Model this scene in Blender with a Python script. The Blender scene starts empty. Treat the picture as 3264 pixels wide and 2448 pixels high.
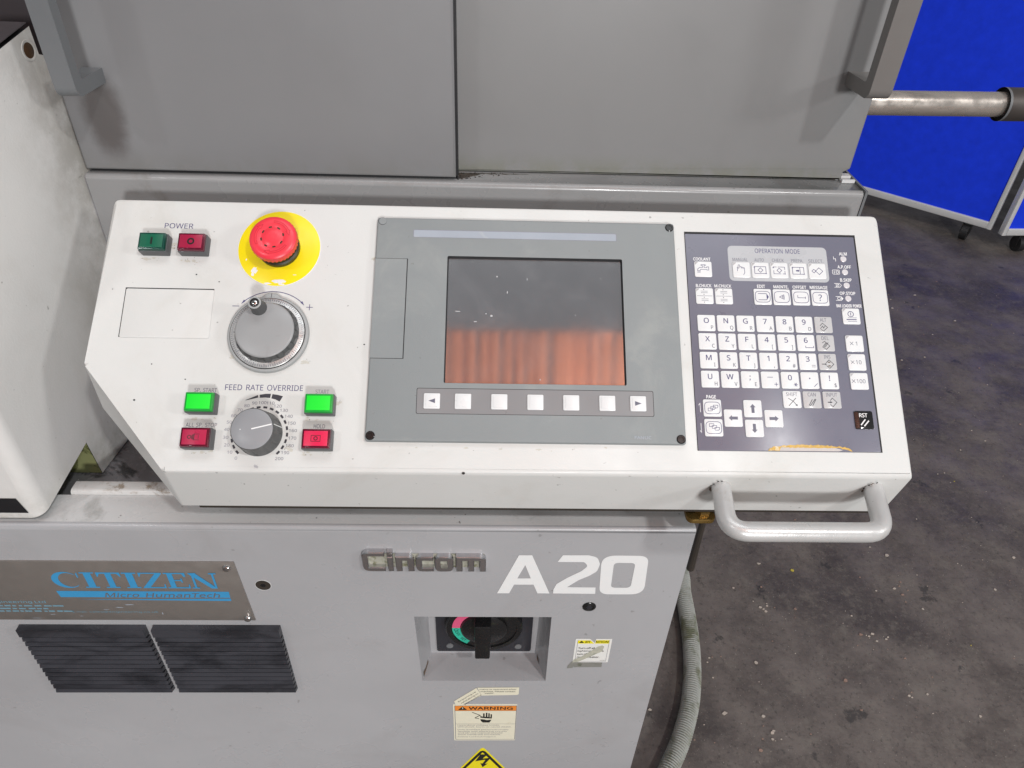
import bpy, bmesh, math, random
from mathutils import Vector, Matrix
from mathutils.geometry import tessellate_polygon
random.seed(7)
S = bpy.context.scene
COL = S.collection
MM = 0.001
PI = math.pi

# ------------------------------------------------------------------ camera, world, lamps, exposure
cam_d = bpy.data.cameras.new('camera'); cam = bpy.data.objects.new('camera', cam_d); COL.objects.link(cam)
_r = Vector((0.9994, -0.0177, 0.0312)); _f = Vector((0.0329, 0.7980, -0.6017)).normalized()
_u = _r.cross(_f).normalized(); _r = _f.cross(_u).normalized()
cam.matrix_world = Matrix((( _r.x, _u.x, -_f.x, -0.0216), (_r.y, _u.y, -_f.y, -0.4598), (_r.z, _u.z, -_f.z, 1.4259), (0, 0, 0, 1)))
cam_d.sensor_width = 36.0; cam_d.lens = 36.0*2263/3264; cam_d.clip_start = 0.02; cam_d.clip_end = 100
S.camera = cam

W = bpy.data.worlds.new('World'); S.world = W; W.use_nodes = True
bg = W.node_tree.nodes['Background']; bg.inputs[0].default_value = (0.96, 0.98, 1.0, 1); bg.inputs[1].default_value = 0.20
S.view_settings.view_transform = 'Standard'; S.view_settings.look = 'None'; S.view_settings.exposure = 0.0; S.view_settings.gamma = 1.0

def lamp(name, loc, power, size, col=(1, 1, 1)):
    d = bpy.data.lights.new(name, 'POINT'); d.energy = power; d.shadow_soft_size = size; d.color = col
    o = bpy.data.objects.new(name, d); COL.objects.link(o); o.location = loc
    return o
_d = bpy.data.lights.new('overhead_glow', 'AREA'); _d.shape = 'RECTANGLE'; _d.size = 1.7; _d.size_y = 0.75; _d.energy = 15; _d.color = (0.95, 0.98, 1.0)  # unseen overhead light, made a wide area for a glow atop the screen
_o = bpy.data.objects.new('overhead_glow', _d); COL.objects.link(_o); _o.location = (0.10, 0.07, 3.40)
lamp('side_lamp', (1.90, -2.60, 4.55), 285, 0.13, (1.0, 0.99, 0.98))
lamp('left_lamp', (-2.30, -2.20, 4.00), 72, 0.14, (0.98, 0.99, 1.0))
lamp('front_fill', (1.00, -5.00, 2.10), 590, 0.30, (1.0, 0.995, 0.99))  # unseen fill from low in front, added to brighten the upright faces
lamp('right_fill', (5.20, -2.40, 3.40), 280, 0.35, (1.0, 0.995, 0.99))  # unseen fill from the right, added to brighten the side cover

# ------------------------------------------------------------------ materials
def newmat(name):
    m = bpy.data.materials.new(name); m.use_nodes = True
    nt = m.node_tree; return m, nt, nt.nodes['Principled BSDF']
def rgba(c): return (c[0], c[1], c[2], 1)
def noise(nt, scale, detail=4, rough=0.55, vec=None, dist=0):
    n = nt.nodes.new('ShaderNodeTexNoise'); n.inputs['Scale'].default_value = scale
    n.inputs['Detail'].default_value = detail; n.inputs['Roughness'].default_value = rough; n.inputs['Distortion'].default_value = dist
    if vec: nt.links.new(vec, n.inputs['Vector'])
    return n.outputs['Fac']
def ramp(nt, fac, a, b, va=0.0, vb=1.0, smooth=True):
    n = nt.nodes.new('ShaderNodeMapRange'); n.inputs[1].default_value = a; n.inputs[2].default_value = b
    n.inputs[3].default_value = va; n.inputs[4].default_value = vb
    if smooth: n.interpolation_type = 'SMOOTHSTEP'
    nt.links.new(fac, n.inputs[0]); return n.outputs[0]
def mathn(nt, op, a, b):
    n = nt.nodes.new('ShaderNodeMath'); n.operation = op
    for i, x in enumerate((a, b)):
        if isinstance(x, (int, float)): n.inputs[i].default_value = x
        else: nt.links.new(x, n.inputs[i])
    return n.outputs[0]
def mix(nt, fac, a, b):
    n = nt.nodes.new('ShaderNodeMix'); n.data_type = 'RGBA'
    if isinstance(fac, (int, float)): n.inputs[0].default_value = fac
    else: nt.links.new(fac, n.inputs[0])
    for i, x in ((6, a), (7, b)):
        if isinstance(x, tuple): n.inputs[i].default_value = rgba(x)
        else: nt.links.new(x, n.inputs[i])
    return n.outputs[2]
def coords(nt, scale=(1, 1, 1), world=False):
    tc = nt.nodes.new('ShaderNodeTexCoord')
    mp = nt.nodes.new('ShaderNodeMapping'); mp.inputs['Scale'].default_value = scale
    nt.links.new(nt.nodes.new('ShaderNodeNewGeometry').outputs['Position'] if world else tc.outputs['Object'], mp.inputs[0]); return mp.outputs[0]
def M(name, col, rough=0.5, metal=0.0, spec=0.5, var=0.05, vscale=12, bump=0.0, bscale=900, spots=0.0, spotcol=(0.12, 0.11, 0.10),
      spotscale=220, stain=None, grimes=(), rvar=0.08, stretch=(1, 1, 1), emit=0.0, coat=0.0, bdist=0.0004, ior=None, world=False, shadow_patch=None):
    m, nt, p = newmat(name); v = coords(nt, stretch, world); v1 = coords(nt, (1, 1, 1), world)
    n1 = noise(nt, vscale, 5, 0.6, v)
    c = mix(nt, n1, tuple(x*(1-var) for x in col), tuple(min(1, x*(1+var)) for x in col))
    if stain:
        sc, ss, lo, hi, amt = stain
        c = mix(nt, mathn(nt, 'MULTIPLY', ramp(nt, noise(nt, ss, 6, 0.65, v if world else v1, 0.6), lo, hi), amt), c, sc)
    if spots:
        f = noise(nt, spotscale, 2, 0.5, v1)
        c = mix(nt, mathn(nt, 'MULTIPLY', ramp(nt, f, 0.72, 0.78), spots), c, spotcol)
    for (axis, a, b, gc, gs, amt) in grimes:      # dirt that gathers along one edge of the part
        sp = nt.nodes.new('ShaderNodeSeparateXYZ'); nt.links.new(v1, sp.inputs[0])
        g = ramp(nt, sp.outputs[axis], a, b)
        nn = ramp(nt, noise(nt, gs, 6, 0.7, v1), 0.30, 0.62)
        c = mix(nt, mathn(nt, 'MULTIPLY', mathn(nt, 'MULTIPLY', g, nn), amt), c, gc)
    if shadow_patch:                                       # a handle's cast shadow, painted into the colour
        pc, pr_, col_, amt = shadow_patch
        mp = nt.nodes.new('ShaderNodeMapping'); mp.inputs['Location'].default_value = tuple(-a/b_ for a, b_ in zip(pc, pr_)); mp.inputs['Scale'].default_value = tuple(1/b_ for b_ in pr_)
        nt.links.new(v1, mp.inputs[0]); ln = nt.nodes.new('ShaderNodeVectorMath'); ln.operation = 'LENGTH'; nt.links.new(mp.outputs[0], ln.inputs[0])
        d = mathn(nt, 'ADD', ln.outputs['Value'], mathn(nt, 'MULTIPLY', noise(nt, 60, 5, 0.7, v1), 0.5))
        c = mix(nt, mathn(nt, 'MULTIPLY', ramp(nt, d, 1.45, 0.75), amt), c, col_)
    nt.links.new(c, p.inputs['Base Color'])
    nt.links.new(ramp(nt, noise(nt, vscale*2.3, 4, 0.6, v1), 0.3, 0.7, max(0.02, rough-rvar), min(1, rough+rvar)), p.inputs['Roughness'])
    p.inputs['Metallic'].default_value = metal; p.inputs['Specular IOR Level'].default_value = spec
    if ior: p.inputs['IOR'].default_value = ior
    if coat: p.inputs['Coat Weight'].default_value = coat; p.inputs['Coat Roughness'].default_value = 0.08
    if emit:
        nt.links.new(c, p.inputs['Emission Color']); p.inputs['Emission Strength'].default_value = emit
    if bump:
        b = nt.nodes.new('ShaderNodeBump'); b.inputs['Strength'].default_value = bump; b.inputs['Distance'].default_value = bdist
        nt.links.new(noise(nt, bscale, 3, 0.6, v1), b.inputs['Height']); nt.links.new(b.outputs[0], p.inputs['Normal'])
    return m
white = M('white_enamel', (0.632, 0.636, 0.622), 0.40, bump=0.22, bscale=620, spots=0.55, spotscale=150, var=0.035, stain=((0.47, 0.45, 0.40), 7, 0.50, 0.80, 0.42), vscale=5, rvar=0.12)
cover_white = M('cover_enamel', (0.69, 0.685, 0.67), 0.40, bump=0.4, bscale=420, var=0.05, vscale=6, spots=0.5, spotscale=120, stain=((0.40, 0.375, 0.33), 5, 0.45, 0.80, 0.45),
                grimes=((1, 0.12, 0.27, (0.17, 0.15, 0.11), 14, 0.72), (2, 0.05, -0.03, (0.16, 0.16, 0.08), 32, 0.45)))
grey = M('grey_enamel', (0.385, 0.388, 0.402), 0.30, bump=0.15, bscale=520, var=0.15, vscale=3.4, spots=0.4, spotscale=110, stain=((0.30, 0.29, 0.29), 5, 0.50, 0.78, 0.5))  # broad clouds in the colour stand for soft reflected light
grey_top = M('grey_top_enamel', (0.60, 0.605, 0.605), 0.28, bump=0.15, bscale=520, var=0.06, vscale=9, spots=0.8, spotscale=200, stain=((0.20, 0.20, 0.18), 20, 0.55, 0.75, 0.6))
door_l = M('door_enamel', (0.222, 0.223, 0.230), 0.40, bump=0.12, bscale=600, var=0.05, vscale=5, stain=((0.21, 0.205, 0.20), 6, 0.52, 0.85, 0.30), grimes=((2, 0.03, -0.01, (0.17, 0.165, 0.14), 30, 0.4),), shadow_patch=((0.036, 0, 0.055), (0.022, 1, 0.045), (0.085, 0.073, 0.070), 0.8))  # shadow below the handle foot is painted into the door colour
door_r = M('right_door_enamel', (0.212, 0.212, 0.213), 0.42, bump=0.12, bscale=600, var=0.05, vscale=5, stain=((0.21, 0.205, 0.195), 6, 0.52, 0.85, 0.30), grimes=((2, 0.026, -0.006, (0.15, 0.155, 0.10), 35, 0.6),))
rail_grey = M('rail_enamel', (0.275, 0.276, 0.278), 0.26, bump=0.12, bscale=500, var=0.07, vscale=8, spots=0.6, spotscale=140, stain=((0.14, 0.12, 0.10), 12, 0.55, 0.78, 0.6))
handle_grey = M('handle_enamel', (0.150, 0.158, 0.166), 0.40, var=0.04, bump=0.08)
handle_brown = M('worn_handle_enamel', (0.165, 0.155, 0.148), 0.38, var=0.06, bump=0.08, stain=((0.34, 0.33, 0.32), 40, 0.66, 0.75, 0.5))
lip_white = M('ledge_enamel', (0.58, 0.58, 0.57), 0.32, var=0.08, bump=0.8, bscale=150, stain=((0.20, 0.14, 0.08), 30, 0.55, 0.66, 0.8), spots=0.8, spotscale=90)
tray_m = M('oily_tray', (0.17, 0.17, 0.18), 0.25, var=0.35, vscale=30, bump=0.3, bscale=260, spots=0.9, spotcol=(0.5, 0.5, 0.48), spotscale=300, stain=((0.02, 0.02, 0.02), 26, 0.50, 0.62, 0.9))  # pale spots paint speckle and wet highlights into the colour
mossy = M('oily_bracket', (0.21, 0.22, 0.10), 0.4, var=0.2, vscale=40, stain=((0.05, 0.055, 0.015), 60, 0.50, 0.60, 0.9))
bezel = M('bezel_plastic', (0.238, 0.257, 0.262), 0.50, bump=0.5, bscale=1500, var=0.05, vscale=9, stain=((0.32, 0.335, 0.325), 14, 0.50, 0.75, 0.55), spots=0.3, spotscale=170)
strip_grey = M('softkey_strip', (0.235, 0.236, 0.243), 0.35, var=0.03)
plate_sheen = M('label_strip', (0.33, 0.365, 0.42), 0.42, metal=0.0, var=0.12, vscale=16, stain=((0.42, 0.45, 0.46), 40, 0.58, 0.7, 0.5))
line_black = M('gap_black', (0.008, 0.008, 0.010), 0.6)
sheet_m = M('keypad_film', (0.150, 0.152, 0.198), 0.30, var=0.05, vscale=20, spec=0.6, coat=0.0, bump=0.04, bscale=700, stain=((0.17, 0.155, 0.200), 7, 0.40, 0.75, 0.6), rvar=0.03)
key_white = M('key_white', (0.73, 0.74, 0.745), 0.30, var=0.015, coat=0.15)
key_grey = M('key_grey', (0.50, 0.50, 0.505), 0.3, var=0.02, coat=0.3)
key_black = M('key_black', (0.012, 0.012, 0.013), 0.12, var=0.1, coat=0.5)
mode_grey = M('mode_panel_grey', (0.47, 0.48, 0.50), 0.28, var=0.02, coat=0.3)
ink = M('legend_ink', (0.065, 0.058, 0.16), 0.5, var=0.02)
ink_fade = M('faded_ink', (0.24, 0.235, 0.29), 0.5, var=0.1, vscale=300)
ink_grey = M('grey_ink', (0.13, 0.13, 0.175), 0.5, var=0.1)
ink_dark = M('dark_ink', (0.035, 0.035, 0.045), 0.5, var=0.05)
ink_white = M('white_ink', (0.80, 0.80, 0.80), 0.4, var=0.02)
tri_grey = M('key_corner_grey', (0.40, 0.39, 0.40), 0.4, var=0.02)
led_m = M('indicator_lens', (0.62, 0.60, 0.62), 0.2, var=0.03)
glue = M('dried_glue', (0.55, 0.33, 0.045), 0.4, var=0.35, vscale=260, bump=0.6, bscale=500, stain=((0.68, 0.62, 0.45), 220, 0.55, 0.68, 0.8))
glue_pale = M('peeled_film', (0.52, 0.48, 0.46), 0.45, var=0.12, vscale=300)
but_body = M('switch_body', (0.085, 0.087, 0.092), 0.35, var=0.1)
lens_dg = M('dark_green_lens', (0.001, 0.105, 0.055), 0.34, var=0.05, coat=0.12)
lens_r = M('dark_red_lens', (0.33, 0.006, 0.045), 0.34, var=0.06, coat=0.12)
lens_r2 = M('red_lens', (0.70, 0.010, 0.075), 0.34, var=0.04, coat=0.12)
lens_r3 = M('scratched_red_lens', (0.42, 0.010, 0.060), 0.34, var=0.12, vscale=60, coat=0.12)
lens_g = M('lit_green_lens', (0.0, 0.66, 0.02), 0.5, var=0.03, emit=0.18)
lens_gs = M('green_lens_rim', (0.0, 0.30, 0.03), 0.35, var=0.03)
lens_rs = M('red_lens_rim', (0.10, 0.002, 0.018), 0.16, var=0.03)
lens_dgs = M('dark_green_lens_rim', (0.002, 0.05, 0.035), 0.16, var=0.03)
yellow = M('yellow_disc', (0.86, 0.70, 0.0), 0.34, var=0.03, spots=0.3, spotscale=200)
red = M('red_mushroom', (0.80, 0.040, 0.065), 0.34, var=0.02)
red_dk = M('red_engraving', (0.50, 0.012, 0.03), 0.4, var=0.02)
collar_m = M('button_collar', (0.030, 0.027, 0.012), 0.35, var=0.15)
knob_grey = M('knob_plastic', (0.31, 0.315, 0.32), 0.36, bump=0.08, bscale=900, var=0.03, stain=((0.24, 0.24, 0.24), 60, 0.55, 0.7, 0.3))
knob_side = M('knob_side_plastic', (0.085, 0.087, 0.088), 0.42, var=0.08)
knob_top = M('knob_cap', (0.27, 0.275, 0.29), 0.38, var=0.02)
dial_m = M('dial_metal', (0.50, 0.505, 0.50), 0.34, metal=0.5, var=0.14, vscale=70, bump=0.1, bscale=500, rvar=0.12)
ring_m = M('handwheel_ring', (0.33, 0.34, 0.34), 0.36, var=0.03, bump=0.06)
steel = M('screw_steel', (0.62, 0.62, 0.62), 0.22, metal=1.0, var=0.1)
chrome = M('badge_chrome', (0.62, 0.62, 0.635), 0.20, metal=1.0, var=0.05, rvar=0.05)
badge_back = M('badge_residue', (0.36, 0.36, 0.30), 0.6, var=0.2, vscale=150, stain=((0.12, 0.12, 0.05), 110, 0.5, 0.62, 0.8))
screw_black = M('screw_black', (0.010, 0.010, 0.011), 0.25, var=0.3)
vinyl = M('white_vinyl', (0.80, 0.81, 0.81), 0.35, var=0.015)
name_m = M('nameplate_metal', (0.30, 0.275, 0.255), 0.36, metal=0.55, var=0.07, vscale=30, bump=0.05, stain=((0.40, 0.37, 0.34), 45, 0.66, 0.78, 0.5))
name_blue = M('nameplate_blue', (0.045, 0.29, 0.56), 0.4, var=0.05, vscale=120)
name_fade = M('nameplate_worn_blue', (0.16, 0.30, 0.38), 0.5, var=0.3, vscale=500)
name_dark = M('nameplate_dark', (0.13, 0.13, 0.14), 0.4, var=0.15, vscale=200)
rubber = M('black_louvre', (0.017, 0.018, 0.023), 0.32, var=0.3, vscale=14, stain=((0.050, 0.052, 0.063), 12, 0.36, 0.62, 0.8), stretch=(1, 2, 2.6), world=True)
iso_m = M('isolator_plate', (0.020, 0.021, 0.028), 0.35, var=0.15)
iso_b = M('isolator_black', (0.008, 0.008, 0.009), 0.28, var=0.3, vscale=60, stain=((0.035, 0.04, 0.02), 70, 0.55, 0.7, 0.5))
pink = M('pink_sector', (0.72, 0.10, 0.22), 0.4); teal = M('teal_sector', (0.03, 0.52, 0.36), 0.4)
cream = M('cream_paper', (0.76, 0.73, 0.58), 0.5, var=0.05, vscale=60, stain=((0.55, 0.50, 0.33), 50, 0.6, 0.75, 0.4))
paper = M('white_paper', (0.76, 0.76, 0.73), 0.5, var=0.03, vscale=60)
orange = M('orange_header', (0.80, 0.26, 0.035), 0.45, var=0.06, vscale=80)
syellow = M('sticker_yellow', (0.85, 0.74, 0.01), 0.35, var=0.03)
sblack = M('sticker_black', (0.012, 0.013, 0.012), 0.35, var=0.1)
residue = M('tape_residue', (0.22, 0.22, 0.20), 0.6, var=0.15, vscale=120, stain=((0.08, 0.09, 0.05), 90, 0.52, 0.66, 0.7))
residue2 = M('clear_tape', (0.46, 0.46, 0.38), 0.3, var=0.2, vscale=90, stain=((0.25, 0.27, 0.22), 80, 0.5, 0.65, 0.6))
brass = M('brass_stay', (0.26, 0.165, 0.05), 0.3, metal=0.8, var=0.3, vscale=90)
stay_m = M('stay_rod', (0.035, 0.028, 0.022), 0.5, var=0.2)
alu = M('handle_paint', (0.57, 0.57, 0.565), 0.33, metal=0.25, var=0.03, bump=0.25, bscale=700, stain=((0.44, 0.41, 0.37), 60, 0.56, 0.72, 0.5))
hose_m = M('hose_pvc', (0.46, 0.48, 0.45), 0.32, var=0.10, vscale=30, stain=((0.10, 0.11, 0.03), 22, 0.45, 0.66, 0.75))
hose_g = M('hose_groove', (0.105, 0.118, 0.075), 0.45, var=0.2, vscale=30)
barsteel = M('bar_steel', (0.70, 0.64, 0.58), 0.26, metal=0.8, var=0.25, vscale=20, stretch=(0.35, 2, 2), world=True, stain=((0.16, 0.13, 0.11), 20, 0.50, 0.75, 0.7))
sleeve_m = M('sleeve_steel', (0.085, 0.075, 0.07), 0.38, metal=0.5, var=0.2)
board_blue = M('blue_felt', (0.012, 0.050, 0.80), 0.85, spec=0.15, var=0.22, vscale=22, bump=0.5, bscale=600, stain=((0.006, 0.018, 0.16), 11, 0.70, 0.80, 0.6))
board_alu = M('frame_alloy', (0.74, 0.75, 0.75), 0.35, metal=0.3, var=0.04)
caster_m = M('caster_rubber', (0.015, 0.015, 0.016), 0.5, var=0.2, stain=((0.12, 0.12, 0.12), 30, 0.6, 0.75, 0.6))
lid_m = M('lid_dark', (0.060, 0.052, 0.056), 0.4, var=0.1)
screen_back = M('plain_dark', (0.01, 0.01, 0.012), 0.4)
brown_hole = M('rusty_recess', (0.05, 0.022, 0.006), 0.45, var=0.6, vscale=120)
grime_m = M('hand_grime', (0.545, 0.53, 0.475), 0.5, var=0.12, vscale=200)
sludge_m = M('dried_sludge', (0.050, 0.040, 0.032), 0.6, var=0.5, vscale=220, stain=((0.17, 0.15, 0.12), 160, 0.52, 0.64, 0.7))
rust = M('rust_stain', (0.13, 0.085, 0.055), 0.7, var=0.4, vscale=300)
strip_orange = M('reflection_orange', (0.70, 0.255, 0.14), 0.25, var=0.38, vscale=3, stretch=(4, 0.3, 0.3), world=True)
chip_m = M('floor_chip', (0.50, 0.44, 0.38), 0.6, var=0.3, vscale=50)
chip_p = M('brown_chip', (0.30, 0.20, 0.16), 0.6, var=0.3, vscale=50)
brasschip = M('brass_chip', (0.75, 0.62, 0.10), 0.4, metal=0.4)

def screen_material():                     # dark display behind a reflective, dusty, scratched window
    m, nt, p = newmat('display_window'); v = coords(nt)
    dust = noise(nt, 22, 6, 0.7, v, 0.4)
    sv = coords(nt, (14, 170, 1)); scr = ramp(nt, noise(nt, 5, 3, 0.6, sv), 0.66, 0.74)
    f = mathn(nt, 'MAXIMUM', ramp(nt, dust, 0.40, 0.9, 0.0, 0.35), mathn(nt, 'MULTIPLY', scr, 0.30))
    nt.links.new(mix(nt, f, (0.080, 0.081, 0.094), (0.36, 0.36, 0.38)), p.inputs['Base Color'])
    nt.links.new(ramp(nt, noise(nt, 30, 5, 0.6, v), 0.3, 0.7, 0.050, 0.075), p.inputs['Roughness'])
    p.inputs['IOR'].default_value = 6.0; p.inputs['Coat Weight'].default_value = 0.35; p.inputs['Coat Roughness'].default_value = 0.34; p.inputs['Coat IOR'].default_value = 1.5
    return m
screen_m = screen_material()
def floor_material():
    m, nt, p = newmat('workshop_floor'); v = coords(nt); v2 = coords(nt, (1.0, 6.0, 1)); v1 = coords(nt, (1.01, 0.98, 1.7))
    c = mix(nt, ramp(nt, noise(nt, 7, 10, 0.72, v, 0.1), 0.30, 0.70), (0.088, 0.074, 0.068), (0.175, 0.152, 0.138))
    c = mix(nt, mathn(nt, 'MULTIPLY', ramp(nt, noise(nt, 2.6, 4, 0.6, v, 0.2), 0.48, 0.64), 0.75), c, (0.056, 0.047, 0.046))
    c = mix(nt, mathn(nt, 'MULTIPLY', ramp(nt, noise(nt, 18, 8, 0.75, v, 0.1), 0.50, 0.66), 0.55), c, (0.185, 0.166, 0.146))
    c = mix(nt, mathn(nt, 'MULTIPLY', ramp(nt, noise(nt, 9, 7, 0.7, v2, 0.3), 0.56, 0.72), 0.40), c, (0.045, 0.038, 0.037))
    c = mix(nt, mathn(nt, 'MULTIPLY', ramp(nt, noise(nt, 34, 5, 0.7, v2), 0.63, 0.74), 0.45), c, (0.23, 0.21, 0.19))
    c = mix(nt, mathn(nt, 'MULTIPLY', ramp(nt, noise(nt, 70, 6, 0.8, v), 0.47, 0.70), 0.55), c, (0.180, 0.158, 0.140))
    c = mix(nt, mathn(nt, 'MULTIPLY', ramp(nt, noise(nt, 85, 5, 0.8, v1), 0.52, 0.70), 0.65), c, (0.030, 0.026, 0.026))
    c = mix(nt, mathn(nt, 'MULTIPLY', ramp(nt, noise(nt, 11, 5, 0.7, v1), 0.62, 0.68), 0.65), c, (0.024, 0.024, 0.025))
    c = mix(nt, mathn(nt, 'MULTIPLY', ramp(nt, noise(nt, 260, 2, 0.5, v), 0.70, 0.75), 0.85), c, (0.42, 0.38, 0.34))
    nt.links.new(c, p.inputs['Base Color'])
    nt.links.new(ramp(nt, noise(nt, 9, 5, 0.6, v), 0.3, 0.7, 0.45, 0.75), p.inputs['Roughness'])
    b = nt.nodes.new('ShaderNodeBump'); b.inputs['Strength'].default_value = 0.35; b.inputs['Distance'].default_value = 0.002
    nt.links.new(noise(nt, 120, 5, 0.7, v), b.inputs['Height']); nt.links.new(b.outputs[0], p.inputs['Normal'])
    return m
floor_m = floor_material()

# ------------------------------------------------------------------ mesh helpers (all lengths in millimetres)
def rrect(x0, x1, y0, y1, r, n=4):
    r = min(r, (x1-x0)/2-1e-4, (y1-y0)/2-1e-4); out = []
    for cx, cy, a0 in ((x1-r, y0+r, -PI/2), (x1-r, y1-r, 0), (x0+r, y1-r, PI/2), (x0+r, y0+r, PI)):
        for i in range(n+1):
            a = a0+PI/2*i/n; out.append((cx+r*math.cos(a), cy+r*math.sin(a)))
    return out
def circ(cx, cy, r, n=32, a0=0.0): return [(cx+r*math.cos(a0+2*PI*i/n), cy+r*math.sin(a0+2*PI*i/n)) for i in range(n)]
def area2(p): return sum(p[i][0]*p[(i+1) % len(p)][1]-p[(i+1) % len(p)][0]*p[i][1] for i in range(len(p)))
def ccw(p): return list(p) if area2(p) > 0 else list(reversed(p))
def offset_in(p, d):
    out = []; n = len(p)
    for i in range(n):
        a, b, c = Vector(p[i-1]), Vector(p[i]), Vector(p[(i+1) % n])
        e1 = (b-a); e2 = (c-b)
        if e1.length < 1e-9 or e2.length < 1e-9: out.append(tuple(b)); continue
        e1.normalize(); e2.normalize(); n1 = Vector((-e1.y, e1.x)); n2 = Vector((-e2.y, e2.x))
        k = (n1+n2); 
        if k.length < 1e-6: k = n1
        k.normalize(); s = max(0.35, k.dot(n1)); out.append((b.x+k.x*d/s, b.y+k.y*d/s))
    return out
def fillet(p, radii, n=5):
    p = list(p); out = []; N = len(p)
    for i in range(N):
        r = radii[i] if isinstance(radii, (list, tuple)) else radii
        a, b, c = Vector(p[i-1]), Vector(p[i]), Vector(p[(i+1) % N])
        if r <= 0: out.append(tuple(b)); continue
        u = (a-b).normalized(); v = (c-b).normalized(); ang = u.angle(v); t = min(r/math.tan(ang/2), (a-b).length*0.49, (c-b).length*0.49)
        q0 = b+u*t; q1 = b+v*t
        for k in range(n+1):
            s = k/n; q = q0*(1-s)**2+b*2*s*(1-s)+q1*s*s; out.append((q.x, q.y))
    return out
try: FONT = bpy.data.fonts.load(bpy.utils.system_resource('DATAFILES', path='fonts')+'/NotoSansMath-Regular.woff2')      # the sans face that ships with Blender
except Exception: FONT = None
_tcache = {}
def text2d(s, weight=0.0, shear=0.0):
    key = (s, weight, shear)
    if key not in _tcache:
        cu = bpy.data.curves.new('t', 'FONT'); cu.body = s; cu.size = 1
        if FONT: cu.font = FONT
        cu.space_word = 0.75; cu.resolution_u = 3; cu.shear = shear
        cu.dimensions = '2D'; cu.fill_mode = 'BOTH'
        ob = bpy.data.objects.new('t', cu); me = bpy.data.meshes.new_from_object(ob)
        vs = [(v.co.x, v.co.y) for v in me.vertices]; fs = [tuple(f.vertices) for f in me.polygons]
        bpy.data.objects.remove(ob); bpy.data.curves.remove(cu); bpy.data.meshes.remove(me)
        _tcache[key] = (vs, fs)
    return _tcache[key]
CAP = max(v[1] for v in text2d('H')[0])

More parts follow.
